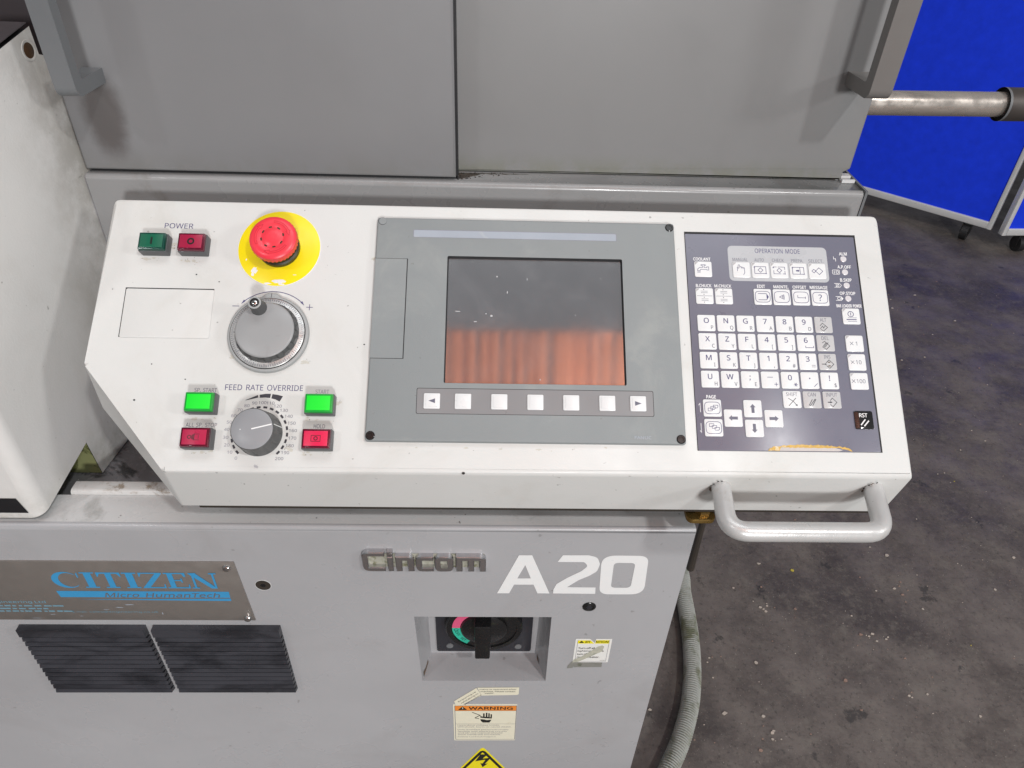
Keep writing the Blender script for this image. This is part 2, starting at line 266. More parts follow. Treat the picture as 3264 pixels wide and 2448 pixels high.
class MB:
    def __init__(s): s.v = []; s.f = []; s.fm = []; s.mats = []
    def mi(s, m):
        if m not in s.mats: s.mats.append(m)
        return s.mats.index(m)
    def add(s, vs, fs, m):
        o = len(s.v); k = s.mi(m); s.v += [tuple(v) for v in vs]
        for f in fs: s.f.append(tuple(i+o for i in f)); s.fm.append(k)
        return s
    def poly(s, pts, z, m, holes=()):
        pts = ccw(pts)
        if holes or len(pts) > 4:
            loops = [pts]+[list(h) for h in holes]
            tri = tessellate_polygon([[Vector((x, y, 0)) for x, y in l] for l in loops])
            flat = [q for l in loops for q in l]
            fs = []
            for t in tri:
                a, b, c = (flat[i] for i in t)
                ar = (b[0]-a[0])*(c[1]-a[1])-(c[0]-a[0])*(b[1]-a[1])
                if abs(ar) > 1e-9: fs.append(t if ar > 0 else t[::-1])
            return s.add([(x, y, z) for x, y in flat], fs, m)
        return s.add([(x, y, z) for x, y in pts], [tuple(range(len(pts)))], m)
    def prism(s, pts, z0, z1, m, bev=0.0, holes=(), seg=2, side=None, bottom=False):
        pts = ccw(pts); n = len(pts); side = side or m
        loops = [(pts, z0)]
        if bev:
            for k in range(seg+1):
                a = PI/2*k/seg; loops.append((offset_in(pts, bev*(1-math.cos(a))), z1-bev+bev*math.sin(a)))
        else: loops.append((pts, z1))
        for (p, za), (q, zb) in zip(loops, loops[1:]):
            s.add([(x, y, za) for x, y in p]+[(x, y, zb) for x, y in q], [(i, (i+1) % n, n+(i+1) % n, n+i) for i in range(n)], side)
        s.poly(loops[-1][0], z1, m, holes)
        for h in holes:
            h = ccw(h); k = len(h)
            s.add([(x, y, z0) for x, y in h]+[(x, y, z1) for x, y in h], [((i+1) % k, i, k+i, k+(i+1) % k) for i in range(k)], side)
        if bottom: s.add([(x, y, z0) for x, y in pts], [tuple(reversed(range(n)))], side)
        return s
    def lathe(s, prof, m, cx=0, cy=0, n=40, cap=True, ms=None):
        for i, ((r0, z0), (r1, z1)) in enumerate(zip(prof, prof[1:])):
            mm = ms[i] if ms else m
            s.add([(x, y, z0) for x, y in circ(cx, cy, r0, n)]+[(x, y, z1) for x, y in circ(cx, cy, r1, n)], [(k, (k+1) % n, n+(k+1) % n, n+k) for k in range(n)], mm)
        if cap: s.add([(x, y, prof[-1][1]) for x, y in circ(cx, cy, prof[-1][0], n)], [tuple(range(n))], ms[-1] if ms else m)
        return s
    def box(s, x0, x1, y0, y1, z0, z1, m):
        return s.add([(x0, y0, z0), (x1, y0, z0), (x1, y1, z0), (x0, y1, z0), (x0, y0, z1), (x1, y0, z1), (x1, y1, z1), (x0, y1, z1)],
                     [(3, 2, 1, 0), (4, 5, 6, 7), (0, 1, 5, 4), (1, 2, 6, 5), (2, 3, 7, 6), (3, 0, 4, 7)], m)
    def stroke(s, pts, w, z, m, closed=False):
        pts = [Vector(p) for p in pts]; n = len(pts); L = []; R = []
        for i in range(n):
            if closed: a, c = pts[i-1], pts[(i+1) % n]
            else: a, c = pts[max(i-1, 0)], pts[min(i+1, n-1)]
            e1 = (pts[i]-a); e2 = (c-pts[i])
            if e1.length < 1e-9: e1 = e2
            if e2.length < 1e-9: e2 = e1
            e1 = e1.normalized(); e2 = e2.normalized(); k = Vector((-(e1+e2).y, (e1+e2).x))
            if k.length < 1e-6: k = Vector((-e1.y, e1.x))
            k.normalize(); d = w/2/max(0.4, k.dot(Vector((-e1.y, e1.x))))
            L.append(pts[i]+k*d); R.append(pts[i]-k*d)
        m2 = n if closed else n-1
        return s.add([(p.x, p.y, z) for p in L]+[(p.x, p.y, z) for p in R], [(i, n+i, n+(i+1) % n, (i+1) % n) for i in range(m2)], m)
    def text(s, t, x0, x1, y0, y1, z, m, w=0.0, shear=0.0, xf=None):
        if w:
            d = (y1-y0)*w*1.3
            for k, (dx, dy) in enumerate(((-d, 0), (d, 0), (0, d), (0, -d))): s.text(t, x0+dx+d, x1+dx-d, y0+dy+d, y1+dy-d, z+0.004*k, m, 0, shear, xf)
            return s
        vs, fs = text2d(t, 0, shear)
        a0 = min(v[0] for v in vs); a1 = max(v[0] for v in vs); b0 = min(v[1] for v in vs); b1 = max(v[1] for v in vs)
        q = [(x0+(v[0]-a0)/(a1-a0)*(x1-x0), y0+(v[1]-b0)/(b1-b0)*(y1-y0), z) for v in vs]
        if xf: q = [xf(*p) for p in q]
        return s.add(q, fs, m)
    def textc(s, t, cx, cy, h, z, m, ws=1.0, w=0.0):
        if w:
            d = h*w*1.3
            for k, (dx, dy) in enumerate(((-d, 0), (d, 0), (0, d), (0, -d))): s.textc(t, cx+dx, cy+dy, h, z+0.004*k, m, ws)
            return s
        vs, fs = text2d(t); k = h/CAP; a0 = min(v[0] for v in vs); a1 = max(v[0] for v in vs)
        return s.add([(cx+(v[0]-(a0+a1)/2)*k*ws, cy-h/2+v[1]*k, z) for v in vs], fs, m)
    def tube(s, pts, r, m, n=16, cap=True, rads=None):
        P = [Vector(p) for p in pts]; N = len(P); t0 = (P[1]-P[0]).normalized()
        ref = Vector((0, 0, 1)) if abs(t0.z) < 0.9 else Vector((1, 0, 0)); u = t0.cross(ref).normalized(); rings = []
        for i in range(N):
            t = (P[min(i+1, N-1)]-P[max(i-1, 0)]).normalized(); u = (u-t*u.dot(t)).normalized(); v = t.cross(u); rr = rads[i] if rads else r
            rings.append([P[i]+u*rr*math.cos(2*PI*k/n)+v*rr*math.sin(2*PI*k/n) for k in range(n)])
        fs = [(i*n+k, i*n+(k+1) % n, (i+1)*n+(k+1) % n, (i+1)*n+k) for i in range(N-1) for k in range(n)]
        if cap: fs += [tuple(reversed(range(n))), tuple((N-1)*n+k for k in range(n))]
        return s.add([tuple(p) for r_ in rings for p in r_], fs, m)
    def xform(s, fn): s.v = [fn(*p) for p in s.v]; return s
    def build(s, name, parent=None, org=(0, 0, 0), smooth=35, label=None):
        me = bpy.data.meshes.new(name)
        me.from_pydata([((x-org[0])*MM, (y-org[1])*MM, (z-org[2])*MM) for x, y, z in s.v], [], s.f)
        for m in s.mats: me.materials.append(m)
        me.polygons.foreach_set('material_index', s.fm)
        bm = bmesh.new(); bm.from_mesh(me); bmesh.ops.remove_doubles(bm, verts=bm.verts, dist=2e-7); bm.to_mesh(me); bm.free()
        if smooth: me.shade_smooth(); me.set_sharp_from_angle(angle=math.radians(smooth))
        me.update()
        o = bpy.data.objects.new(name, me); COL.objects.link(o)
        if parent: o.parent = parent
        if label: o['label'] = label
        return o

ALPHA = 0.66551
def frame_panel(x=0, v=0, h=0):            # on the sloping console face: x along, v up the slope, h off the face
    return Vector((x, v*math.cos(ALPHA)-h*math.sin(ALPHA), 980+v*math.sin(ALPHA)+h*math.cos(ALPHA)))*MM
def thing(name, label, cat, loc, rot=(0, 0, 0), group=None):
    o = bpy.data.objects.new(name, None); COL.objects.link(o); o.empty_display_size = 0.02
    o.location = loc; o.rotation_euler = rot; o['label'] = label; o['category'] = cat
    if group: o['group'] = group
    return o
def on_panel(name, label, cat, x, v, group=None): return thing(name, label, cat, frame_panel(x, v), (ALPHA, 0, 0), group)
def on_front(name, label, cat, x, z, group=None): return thing(name, label, cat, Vector((x, 25, z))*MM, (PI/2, 0, 0), group)
def tag(o, label, cat, group=None, kind=None):
    if label: o['label'] = label
    if cat: o['category'] = cat
    if group: o['group'] = group
    if kind: o['kind'] = kind
    return o

# ------------------------------------------------------------------ floor
b = MB(); b.add([(-9000, -6000, 0), (9000, -6000, 0), (9000, 16000, 0), (-9000, 16000, 0)], [(0, 1, 2, 3)], floor_m)
b.build('floor', smooth=0)['kind'] = 'structure'
b = MB(); rs = random.Random(11)
for i in range(620):
    x = rs.uniform(170, 2300); y = rs.uniform(120, 2300)
    if x < 215 and y > 20 and y < 40: continue
    s_ = rs.choice((0.7, 0.8, 0.9, 1.0, 1.2, 1.2, 1.4, 1.6, 2.0, 2.6, 3.6, 5.0)); a = rs.uniform(0, PI); e = rs.uniform(0.4, 1)
    s_ *= rs.uniform(0.7, 1.3); p = [(x+s_*math.cos(a+q)*(1 if k % 2 else e), y+s_*math.sin(a+q)*e*(1 if k % 3 else 0.7)) for k, q in enumerate([2*PI*j/6 for j in range(6)])]
    b.prism(p, 0.1, 0.8+s_*0.25, brasschip if rs.random() < 0.05 else rs.choice((chip_m, chip_m, chip_p)))
for gx, gy, gn, gr in ((330, 505, 9, 22), (880, 470, 10, 45), (900, 330, 8, 40), (640, 560, 8, 30), (560, 260, 10, 35), (1010, 610, 9, 60), (480, 420, 5, 25)):
    for k in range(gn):
        x = gx+rs.gauss(0, gr*0.5); y = gy+rs.gauss(0, gr*0.5); r = rs.uniform(1.0, 4.0)
        b.prism([(x+r*rs.uniform(.6, 1.3)*math.cos(t), y+r*rs.uniform(.4, .9)*math.sin(t)) for t in (0, 1.1, 2.2, 3.3, 4.4, 5.4)], 0.1, 0.8+r*0.3, rs.choice((chip_m, chip_m, chip_p)))
for cx, cy, l, a in ((300, 330, 16, -0.5), (262, 262, 9, 0.2), (480, 300, 6, 0.1)):
    b.prism([(cx+l*math.cos(a)+2*math.sin(a), cy+l*math.sin(a)), (cx+3*math.sin(a), cy+4), (cx-l*math.cos(a), cy-l*math.sin(a)), (cx-2, cy-4)], 0.1, 2.5, chip_m)
tag(b.build('floor_chips', smooth=0), 'pale chips and swarf scattered over the dark workshop floor', 'swarf', kind='stuff')

# ------------------------------------------------------------------ machine cabinet
cab = thing('machine_cabinet', 'grey painted machine cabinet under the white console, isolator recess in its front', 'machine', (0, 0, 0))
X0, X1 = -900.0, 192.5
def arc(cy, cz, r, a0, a1, n=6): return [(cy+r*math.cos(a0+(a1-a0)*i/n), cz+r*math.sin(a0+(a1-a0)*i/n)) for i in range(n+1)]
b = MB()
HX0t, HX1t, HX0b, HX1b, HZ0, HZ1 = -102.2, 53.9, -98.9, 54.9, 595.7, 728.5
b.add([(X0, 25, 0), (X1, 25, 0), (X1, 25, HZ0), (HX1b, 25, HZ0), (HX0b, 25, HZ0), (X0, 25, HZ0)], [(0, 1, 2, 3, 4, 5)], grey)
b.add([(X0, 25, HZ0), (HX0b, 25, HZ0), (HX0t, 25, HZ1), (X0, 25, HZ1)], [(0, 1, 2, 3)], grey)
b.add([(HX1b, 25, HZ0), (X1, 25, HZ0), (X1, 25, HZ1), (HX1t, 25, HZ1)], [(0, 1, 2, 3)], grey)
b.add([(X0, 25, HZ1), (HX0t, 25, HZ1), (HX1t, 25, HZ1), (X1, 25, HZ1), (X1, 25, 870), (X0, 25, 870)], [(0, 1, 2, 3, 4, 5)], grey)
prof = [(25, 870), (25, 873.4)]+arc(28.8, 873.6, 3.8, PI, PI/2, 5)[1:]+[(29.6, 877.4), (66.2, 877.4)]
for (y0, z0), (y1, z1) in zip(prof, prof[1:]):
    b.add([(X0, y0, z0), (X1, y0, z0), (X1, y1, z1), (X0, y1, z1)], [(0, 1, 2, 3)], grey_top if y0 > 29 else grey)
b.add([(X1, 25, 0), (X1, 900, 0), (X1, 900, 840), (X1, 66.2, 840), (X1, 66.2, 877.4), (X1, 29.6, 877.4), (X1, 26.2, 876.2), (X1, 25, 873.4)], [tuple(range(8))], grey)
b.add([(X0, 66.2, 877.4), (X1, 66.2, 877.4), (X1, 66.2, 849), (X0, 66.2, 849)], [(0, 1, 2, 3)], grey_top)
b.build('front_panel', cab)
b = MB()     # recess behind the opening
d = 38.5
fr = [(HX0b, 25, HZ0), (HX1b, 25, HZ0), (HX1t, 25, HZ1), (HX0t, 25, HZ1)]
bk = [(-90.4, 25+d, HZ0+0.5), (43.0, 25+d, HZ0+0.5), (46, 25+d, 775), (-93, 25+d, 775)]
b.add(fr+bk, [(0, 1, 5, 4), (1, 2, 6, 5), (3, 0, 4, 7), (4, 5, 6, 7)], grey)
b.add([(HX0t, 25.2, HZ1), (HX1t, 25.2, HZ1), (46, 25+d, 775), (-93, 25+d, 775)], [(0, 1, 2, 3)], grey)
for q in ([(-97.4, 30, 596.6), (-93.4, 50, 596.6), (-93.9, 50, 603), (-95.6, 41, 600), (-97.6, 31, 605)], [(47.6, 47, 597), (45.6, 55, 597), (45.8, 56, 606), (47.0, 50, 602)]):
    s_ = 0.4 if q[0][0] < 0 else -0.4
    b.add([(x+s_, y, z) for x, y, z in q], [tuple(range(len(q)))], rust)
b.build('isolator_recess', cab, smooth=0)
b = MB(); pr = [(66.4, 877.4)]+arc(70.4, 878.6, 4, PI, PI/2, 4)+arc(80, 879.6, 3, PI/2, 0, 3)+[(83, 850)]
for (y0, z0), (y1, z1) in zip(pr, pr[1:]): b.add([(-452, y0, z0), (190, y0, z0), (190, y1, z1), (-452, y1, z1)], [(0, 1, 2, 3)], lip_white)
b.add([(-452, y, z) for y, z in pr], [tuple(range(len(pr)))], lip_white)
b.build('ledge', cab)
b = MB(); b.add([(-560, 66.3, 857), (190, 66.3, 857), (190, 300, 857), (-560, 300, 857)], [(0, 1, 2, 3)], tray_m)
b.box(-391, -385, 125, 132, 857, 860, screw_black)
for q in range(5): b.lathe([(3.2, 857), (3, 860), (1.5, 861)], mossy, -444+q*9, 92+2*(q % 2), 10)
b.build('oil_tray', cab, smooth=0)
b = MB()     # upper rail
RX0, RX1 = -434.3, 370.4
pr = [(250, 950), (250, 1143.5)]+arc(255, 1144, 5, PI, PI/2, 5)+[(256.5, 1149), (330, 1149)]
for (y0, z0), (y1, z1) in zip(pr, pr[1:]): b.add([(RX0, y0, z0), (RX1, y0, z0), (RX1, y1, z1), (RX0, y1, z1)], [(0, 1, 2, 3)], rail_grey)
b.add([(RX1, 250, 950), (RX1, 700, 950), (RX1, 700, 1149), (RX1, 256.5, 1149), (RX1, 251.5, 1147.5), (RX1, 250, 1143.5)], [tuple(range(6))], rail_grey)
b.add([(RX0, 250, 950), (RX1, 250, 950), (RX1, 700, 950), (RX0, 700, 950)], [(3, 2, 1, 0)], rail_grey)
b.build('upper_rail', cab)
b = MB()
b.add([(371.0, 249.0, 955), (373.6, 249.0, 955), (373.6, 249.0, 1150.5), (371.0, 249.0, 1150.5), (371.0, 310, 955), (373.6, 310, 955), (373.6, 310, 1152), (371.0, 310, 1152)],
      [(0, 1, 2, 3), (1, 5, 6, 2), (3, 2, 6, 7), (0, 3, 7, 4), (4, 7, 6, 5)], handle_grey)
b.build('rail_end_plate', cab, smooth=0)
b = MB(); b.box(352, 368, 284, 292, 1149.2, 1154, grey_top); b.box(348, 369, 294, 330, 1149.2, 1152, screw_black); b.box(356, 370, 276, 279, 1149.2, 1152.5, board_alu)
b.build('door_guide', cab, smooth=0)
b = MB(); b.box(-900, 360, 335, 700, 1149.2, 1700, lid_m); b.build('enclosure_body', cab, smooth=0)
# blobs of dirty coolant where the doors meet
b = MB(); rs = random.Random(3)
up_ = [(-57+i*5, 279.6) for i in range(16)]; dn_ = [(-57+i*5, 279.6-max(0.6, (19-i*3.1 if i < 5 else 4.5-i*0.28)+rs.uniform(-1.4, 1.4))) for i in range(16)]
b.poly(up_+dn_[::-1], 1149.12, sludge_m)
for i in range(60):
    t = rs.random()**2.2; x = -57+t*60; y = 279-rs.random()**1.5*20*(1-t); r = rs.uniform(0.3, 1.5)*(1-0.5*t)
    b.lathe([(r, 1149.0), (r*0.8, 1149.5), (r*0.3, 1149.9)], rs.choice((line_black, stay_m, stay_m)), x, y, 7)
o = b.build('sludge', cab, smooth=0)
b = MB(); b.box(-432, -57.2, 262, 279, 1149.1, 1152.2, line_black); b.box(-58.4, -56.6, 262, 279, 1149.1, 1700, line_black); b.build('door_gap_shade', cab, smooth=0); o['kind'] = 'stuff'  # black strips stand in for the shade in the left door's gaps
# plug screws on the cabinet front
for n_, (x, z, lab) in enumerate(((-261.3, 784.2, 'dark plug screw in the cabinet front beside the metal nameplate'), (94.9, 748.8, 'black domed plug screw below the white number lettering'))):
    t = on_front('plug_screw', lab, 'screw', x, z, 'plug screws in the cabinet front')
    if n_ == 0: MB().lathe([(8.8, 0.1), (8.8, 0.3), (8.4, 0.5), (8.1, 0.3)], grey_top, n=28).lathe([(8.1, 0.2), (8.1, 0.35)], stay_m, n=28).build('head', t); q = MB(); q.lathe([(3, 0.4), (2.7, 0.8)], screw_black, n=6).build('socket', t)
    else: MB().lathe([(7.8, 0.1), (7.6, 0.9), (6.5, 1.7), (5.2, 2.0), (4.4, 1.2)], screw_black, n=28, ms=None).build('head', t); MB().lathe([(3.6, 1.3), (3.4, 1.5)], iso_m, n=6).build('socket', t)

# ------------------------------------------------------------------ white side cover
cov = thing('side_cover', 'off white side cover with a dark lid, stained rear edge, left of the console', 'machine cover', Vector((-458.1, 27, 885))*MM)
og = (-458.1, 27, 885)
cxf = lambda y: -458.1+(y-27)*0.1027            # the flank leans out a little towards the doors
R_ = 13; aa = [PI*i/12 for i in range(7)]; ysplit = 27+R_
zb = lambda y: 885.4+(y-27)*0.245
zt = lambda y: 1239+(y-27)*0.217
sd = [(ysplit, zb(ysplit)), (114.3, 906.7), (118.2, 858.5), (330, 862), (330, 1120), (262, 1148), (262, 1258), (252, 1260.5), (245.5, 1263), (245, zt(245)), (ysplit, zt(ysplit))]
tri = tessellate_polygon([[Vector((y, z, 0)) for y, z in sd]])
b = MB()
b.add([(cxf(y), y, z) for y, z in sd], [t if (lambda A_, B_, C_: (B_[0]-A_[0])*(C_[1]-A_[1])-(C_[0]-A_[0])*(B_[1]-A_[1]))(sd[t[0]], sd[t[1]], sd[t[2]]) > 0 else t[::-1] for t in tri], cover_white)
xs = cxf(ysplit)
ring = [(xs-R_+R_*math.cos(a)-(0 if a < 1e-6 else 0), ysplit-R_*math.sin(a)) for a in aa]
for (xa, ya), (xb, yb) in zip(ring, ring[1:]):
    b.add([(xa, ya, zb(ya)), (xa, ya, zt(ya)), (xb, yb, zt(yb)), (xb, yb, zb(yb))], [(0, 3, 2, 1)], cover_white)
b.add([(xs-R_, 27, zb(27)), (-900, 27, zb(27)), (-900, 27, 1239), (xs-R_, 27, 1239)], [(0, 3, 2, 1)], cover_white)
b.add([(xs, ysplit, zb(ysplit)), (cxf(114.3), 114.3, 906.7), (-900, 114.3, 906.7), (-900, ysplit, zb(ysplit))], [(0, 1, 2, 3)], cover_white)
b.build('cover_panel', cov, og, smooth=50)
b = MB(); b.add([(cxf(114)-0.6, 114.3, 906.4), (cxf(118)-0.6, 118.2, 858.7), (-530, 118.2, 858.7), (-530, 114.3, 906.4)], [(0, 3, 2, 1)], mossy)
b.build('foot_flange', cov, og, smooth=0)
b = MB(); b.add([(cxf(27)-1.5, 27, 1241.5), (cxf(245)-1.5, 245, zt(245)+2.5), (-900, 245, zt(245)+2.5), (-900, 27, 1241.5), (cxf(27)-1.5, 27, 1242.5), (cxf(245)-1.5, 245, zt(245)+3.2), (-900, 245, zt(245)+3.2), (-900, 27, 1242.5)], [(4, 5, 6, 7), (0, 1, 5, 4), (0, 4, 7, 3)], lid_m)
b.add([(cxf(27)-3, 28, 1237), (cxf(245)-3, 244, zt(245)-2), (-900, 244, zt(245)-2), (-900, 28, 1237)], [(0, 1, 2, 3)], line_black)
b.build('dark_lid', cov, og, smooth=0)
b = MB(); b.lathe([(9.2, 0.15), (8.9, 0.5), (7.4, 0.5), (6.6, 0.25)], cover_white, n=28, cap=False); b.lathe([(6.7, 0.22), (6.6, 0.27)], brown_hole, n=28)
b.xform(lambda x, y, z: (cxf(234+x)+z, 234+x, 1268.5+y)); b.build('screw_recess', cov, og)
b = MB(); b.add([(-474, 26.4, 913), (-900, 26.4, 913), (-900, 26.4, 893), (-469, 26.4, 893)], [(0, 1, 2, 3)], line_black)
b.build('black_label', cov, og, smooth=0)

# ------------------------------------------------------------------ sliding doors
def cbar(x0, x1, z0, zt_, out, th, m, r=9):                  # flat C-shaped pull: side profile in (out, z), extruded in x
    prof = []
    for cx, cz, a0 in ((out-r, z0+r, -PI/2), ):
        prof += [(cx+r*math.cos(a0+PI/2*i/6), cz+r*math.sin(a0+PI/2*i/6)) for i in range(7)]
    outer = [(0.0, z0)]+prof+[(out, zt_)]
    ri = 3
    inner = [(out-th, zt_)]+[(out-th-ri+ri*math.cos(PI/2*i/3), z0+th+ri-ri*math.sin(PI/2*i/3)) for i in range(4)]+[(0.0, z0+th)]
    lp = outer+inner; n = len(lp); q = MB()
    q.add([(x0, -o_, z) for o_, z in lp]+[(x1, -o_, z) for o_, z in lp], [(i, n+i, n+(i+1) % n, (i+1) % n) for i in range(n)], m)
    tri = tessellate_polygon([[Vector((o_, z, 0)) for o_, z in lp]])
    q.add([(x0, -o_, z) for o_, z in lp], list(tri), m); q.add([(x1, -o_, z) for o_, z in lp], [t[::-1] for t in tri], m)
    return q
def door(name, label, outline, y0, th, m, hx0, hx1, hz, hm, org):
    t = thing(name, label, 'sliding door', Vector(org)*MM, group='sliding doors of the enclosure')
    b = MB(); b.prism(outline, -th, 0, m, bev=2.6, seg=3); b.xform(lambda x, y, z: (x, y0-z, y)); b.build('door_panel', t, org)
    h = cbar(hx0, hx1, hz, hz+420, 55, 13, hm)
    h.xform(lambda x, y, z: (x, y0+y, z)); h.build('pull_handle', t, org)
    return t
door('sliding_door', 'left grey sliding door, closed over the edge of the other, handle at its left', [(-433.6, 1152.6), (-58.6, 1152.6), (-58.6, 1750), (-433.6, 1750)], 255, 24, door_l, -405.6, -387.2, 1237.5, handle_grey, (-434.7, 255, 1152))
door('sliding_door', 'right grey sliding door with greenish grime along its lower edge, handle at its right', fillet([(-120, 1149.6), (357.5, 1149.6), (357.5, 1158.5), (364, 1162), (364, 1750), (-120, 1750)], [0, 1, 0, 3, 0, 0]), 282, 20, door_r, 330, 351, 1247.5, handle_brown, (364, 282, 1150))

# ------------------------------------------------------------------ console housing
con = thing('control_console', 'white sloping control console with a cut lower left corner and printed legends', 'control console', frame_panel(0, 0), (ALPHA, 0, 0))
def w2p(x, y, z):                       # world millimetres to console face millimetres
    y2 = y*math.cos(ALPHA)+(z-980)*math.sin(ALPHA); return (x, y2, -y*math.sin(ALPHA)+(z-980)*math.cos(ALPHA))
T = [(-389, 264), (-390.5, 94.5), (-308, -1.5), (367.5, -1.0), (368, 264)]
Bm = [(-387, 206, 1088), (-388, 72, 991), (-310.5, 13, 920), (366, 13, 920), (366, 206, 1088)]
top = ccw(fillet(T, [7, 5, 5, 3, 7], 3)); n = len(top)
bot3 = [w2p(*p) for p in Bm]
flat = fillet([(p[0], p[1]) for p in bot3], [7, 5, 5, 3, 7], 3); hts = [bot3[i][2] for i in range(5) for _ in range(4)]
low = [(x, y, h) for (x, y), h in zip(flat, hts)]
if area2(fillet(T, 0)) < 0: low = low[::-1]
bm = bmesh.new()
vt = [bm.verts.new((x*MM, y*MM, 0)) for x, y in top]; vb = [bm.verts.new((x*MM, y*MM, z*MM)) for x, y, z in low]
bm.faces.new(vt); bm.faces.new(list(reversed(vb)))
for i in range(n): bm.faces.new((vb[i], vb[(i+1) % n], vt[(i+1) % n], vt[i]))
bm.edges.ensure_lookup_table()
ed = [e for e in bm.edges if e.verts[0] in set(vt) and e.verts[1] in set(vt)]
bmesh.ops.bevel(bm, geom=ed, offset=4.0*MM, segments=5, profile=0.5, affect='EDGES')
me = bpy.data.meshes.new('housing'); bm.to_mesh(me); bm.free(); me.materials.append(white); me.shade_smooth(); me.set_sharp_from_angle(angle=math.radians(28))
o = bpy.data.objects.new('housing', me); COL.objects.link(o); o.parent = con
b = MB(); b.box(-296, 360, 16.5, 190, 913.5, 919.6, stay_m); b.xform(lambda x, y, z: w2p(x, y, z)); b.build('dark_slab', con, smooth=0)  # dark slab just below the housing, set back from the lip
b = MB(); b.box(-363.7, -281.6, 121.6, 170.5, 0.05, 0.25, line_black); b.build('plate_gap', con, smooth=0)
b = MB(); b.prism(rrect(-362.9, -281.3, 121.2, 169.5, 1.5), 0.2, 0.75, white, bev=0.4); b.build('blanking_plate', con)
LG = 0.14
def legend(txt, x0, x1, y0, y1, m=ink, w=0.0):
    q = MB(); q.text(txt, x0, x1, y0, y1, LG, m, w); return q.build('printed_legend', con, smooth=0, label='printed word '+txt.replace('  ', ' '))
legend('POWER', -336.0, -308.7, 232.4, 237.8); legend('FEED  RATE  OVERRIDE', -261.3, -191.0, 72.4, 77.8)
legend('SP.  START', -288.5, -268.4, 70.2, 74.0, ink_grey); legend('ALL  SP.  STOP', -292.4, -264.8, 38.0, 41.8, ink_grey)
legend('START', -179.5, -167.2, 70.2, 74.0, ink_fade); legend('HOLD', -178.6, -168.6, 38.0, 41.9, ink_grey); legend('%', -228.4, -224.8, 1.4, 4.5, ink_fade)
nums = [(-244.9, 10.2), (-250.9, 15.5), (-254.2, 21.9), (-255.9, 28.8), (-255.7, 36.0), (-254.1, 42.7), (-250.8, 48.7), (-245.9, 54.1), (-240.0, 58.1), (-233.3, 60.6), (-226.3, 61.1), (-219.1, 60.8), (-212.3, 58.1), (-206.5, 54.2), (-201.8, 48.8), (-198.6, 42.5), (-196.9, 35.7), (-196.9, 28.8), (-198.6, 21.9), (-202.1, 15.6), (-206.9, 10.2)]
for i, (x, v) in enumerate(nums):
    q = MB(); q.textc(str(i*10), x, v, 2.7, LG, ink_grey if i > 8 else ink_fade, 1.18); q.build('scale_number', con, smooth=0)
q = MB()
for w_ in ([(-241.8, 63.3), (-231.1, 68.2), (-230.6, 65.8), (-241.6, 63.0)], [(-229.5, 68.4), (-224.5, 69.35), (-219.5, 69.5), (-219.9, 65.5), (-224.6, 65.9), (-229.3, 65.6)], [(-218.1, 69.2), (-213.2, 68.5), (-208.5, 67.3), (-211.1, 62.3), (-215.0, 64.2), (-218.8, 65.2)]): q.poly(w_, LG, ink_dark)
q.build('rate_wedge', con, smooth=0)
for k in range(20):
    a = math.radians(90+7+14*9-14*k); q = MB(); pts = []
    for s_ in (-1, 0, 1): aa_ = a+math.radians(4.1)*s_; pts.append((-226.4+24.6*math.cos(aa_), 32.3+24.6*math.sin(aa_)))
    q.stroke(pts, 1.9, LG, ink_dark); q.build('scale_dash', con, smooth=0)
q = MB(); ac = [(-226.0+40.0*math.cos(math.radians(t)), 129.0+40.0*math.sin(math.radians(t))) for t in range(46, 136, 3)]
q.stroke(ac, 0.7, LG, ink)
for p0, s_ in ((ac[0], 1), (ac[-1], -1)):
    dx, dy = 0.62*s_, -0.78
    q.poly([(p0[0]+dx*3.0, p0[1]+dy*3.0), (p0[0]-dx*1.8-dy*1.1, p0[1]-dy*1.8+dx*1.1), (p0[0]-dx*1.8+dy*1.1, p0[1]-dy*1.8-dx*1.1)], LG+0.02, ink)
q.stroke([(-263.1, 153.9), (-256.6, 153.9)], 0.6, LG, ink); q.stroke([(-194.4, 153.9), (-188.2, 153.9)], 0.6, LG, ink); q.stroke([(-191.3, 150.9), (-191.3, 156.9)], 0.6, LG+0.02, ink)
q.build('direction_arrow', con, smooth=0)
# grime round the switch bases and tiny chips in the enamel
q = MB(); rs = random.Random(5)
for (x, v, w_) in ((-311, 199, 26), (-343, 200, 20), (-325, 212, 5), (-278, 46, 24), (-278, 14.5, 24), (-173, 46, 26), (-159, 62, 6), (-173, 14.5, 26), (-325, 216, 5), (-200, 19, 8), (-190, 100, 8), (-258, 103, 8), (0, 21.5, 240), (-133, 205, 2)):
    for k in range(5):
        r = rs.uniform(0.8, 1.9); px_ = x+rs.uniform(-.5, .5)*w_; pv = v+rs.gauss(0, 0.8)
        q.poly([(px_+r*rs.uniform(0.7, 2.0)*math.cos(t), pv+r*rs.uniform(.3, .9)*math.sin(t)) for t in (0, .6, 1.2, 1.8, 2.3, 2.9, 3.4, 4.0, 4.6, 5.1, 5.5)], 0.03+0.004*k, grime_m)
    for k in range(5):
        r = rs.uniform(0.12, 0.42); px_ = x+rs.uniform(-.5, .5)*w_; pv = v+rs.gauss(0, 1.6)
        q.poly([(px_+r*rs.uniform(0.6, 1.6)*math.cos(t), pv+r*math.sin(t)) for t in (0, 1.2, 2.3, 3.4, 4.6, 5.5)], 0.10+0.0007*len(q.f) % 0.03, rs.choice((rust, residue, residue2)))
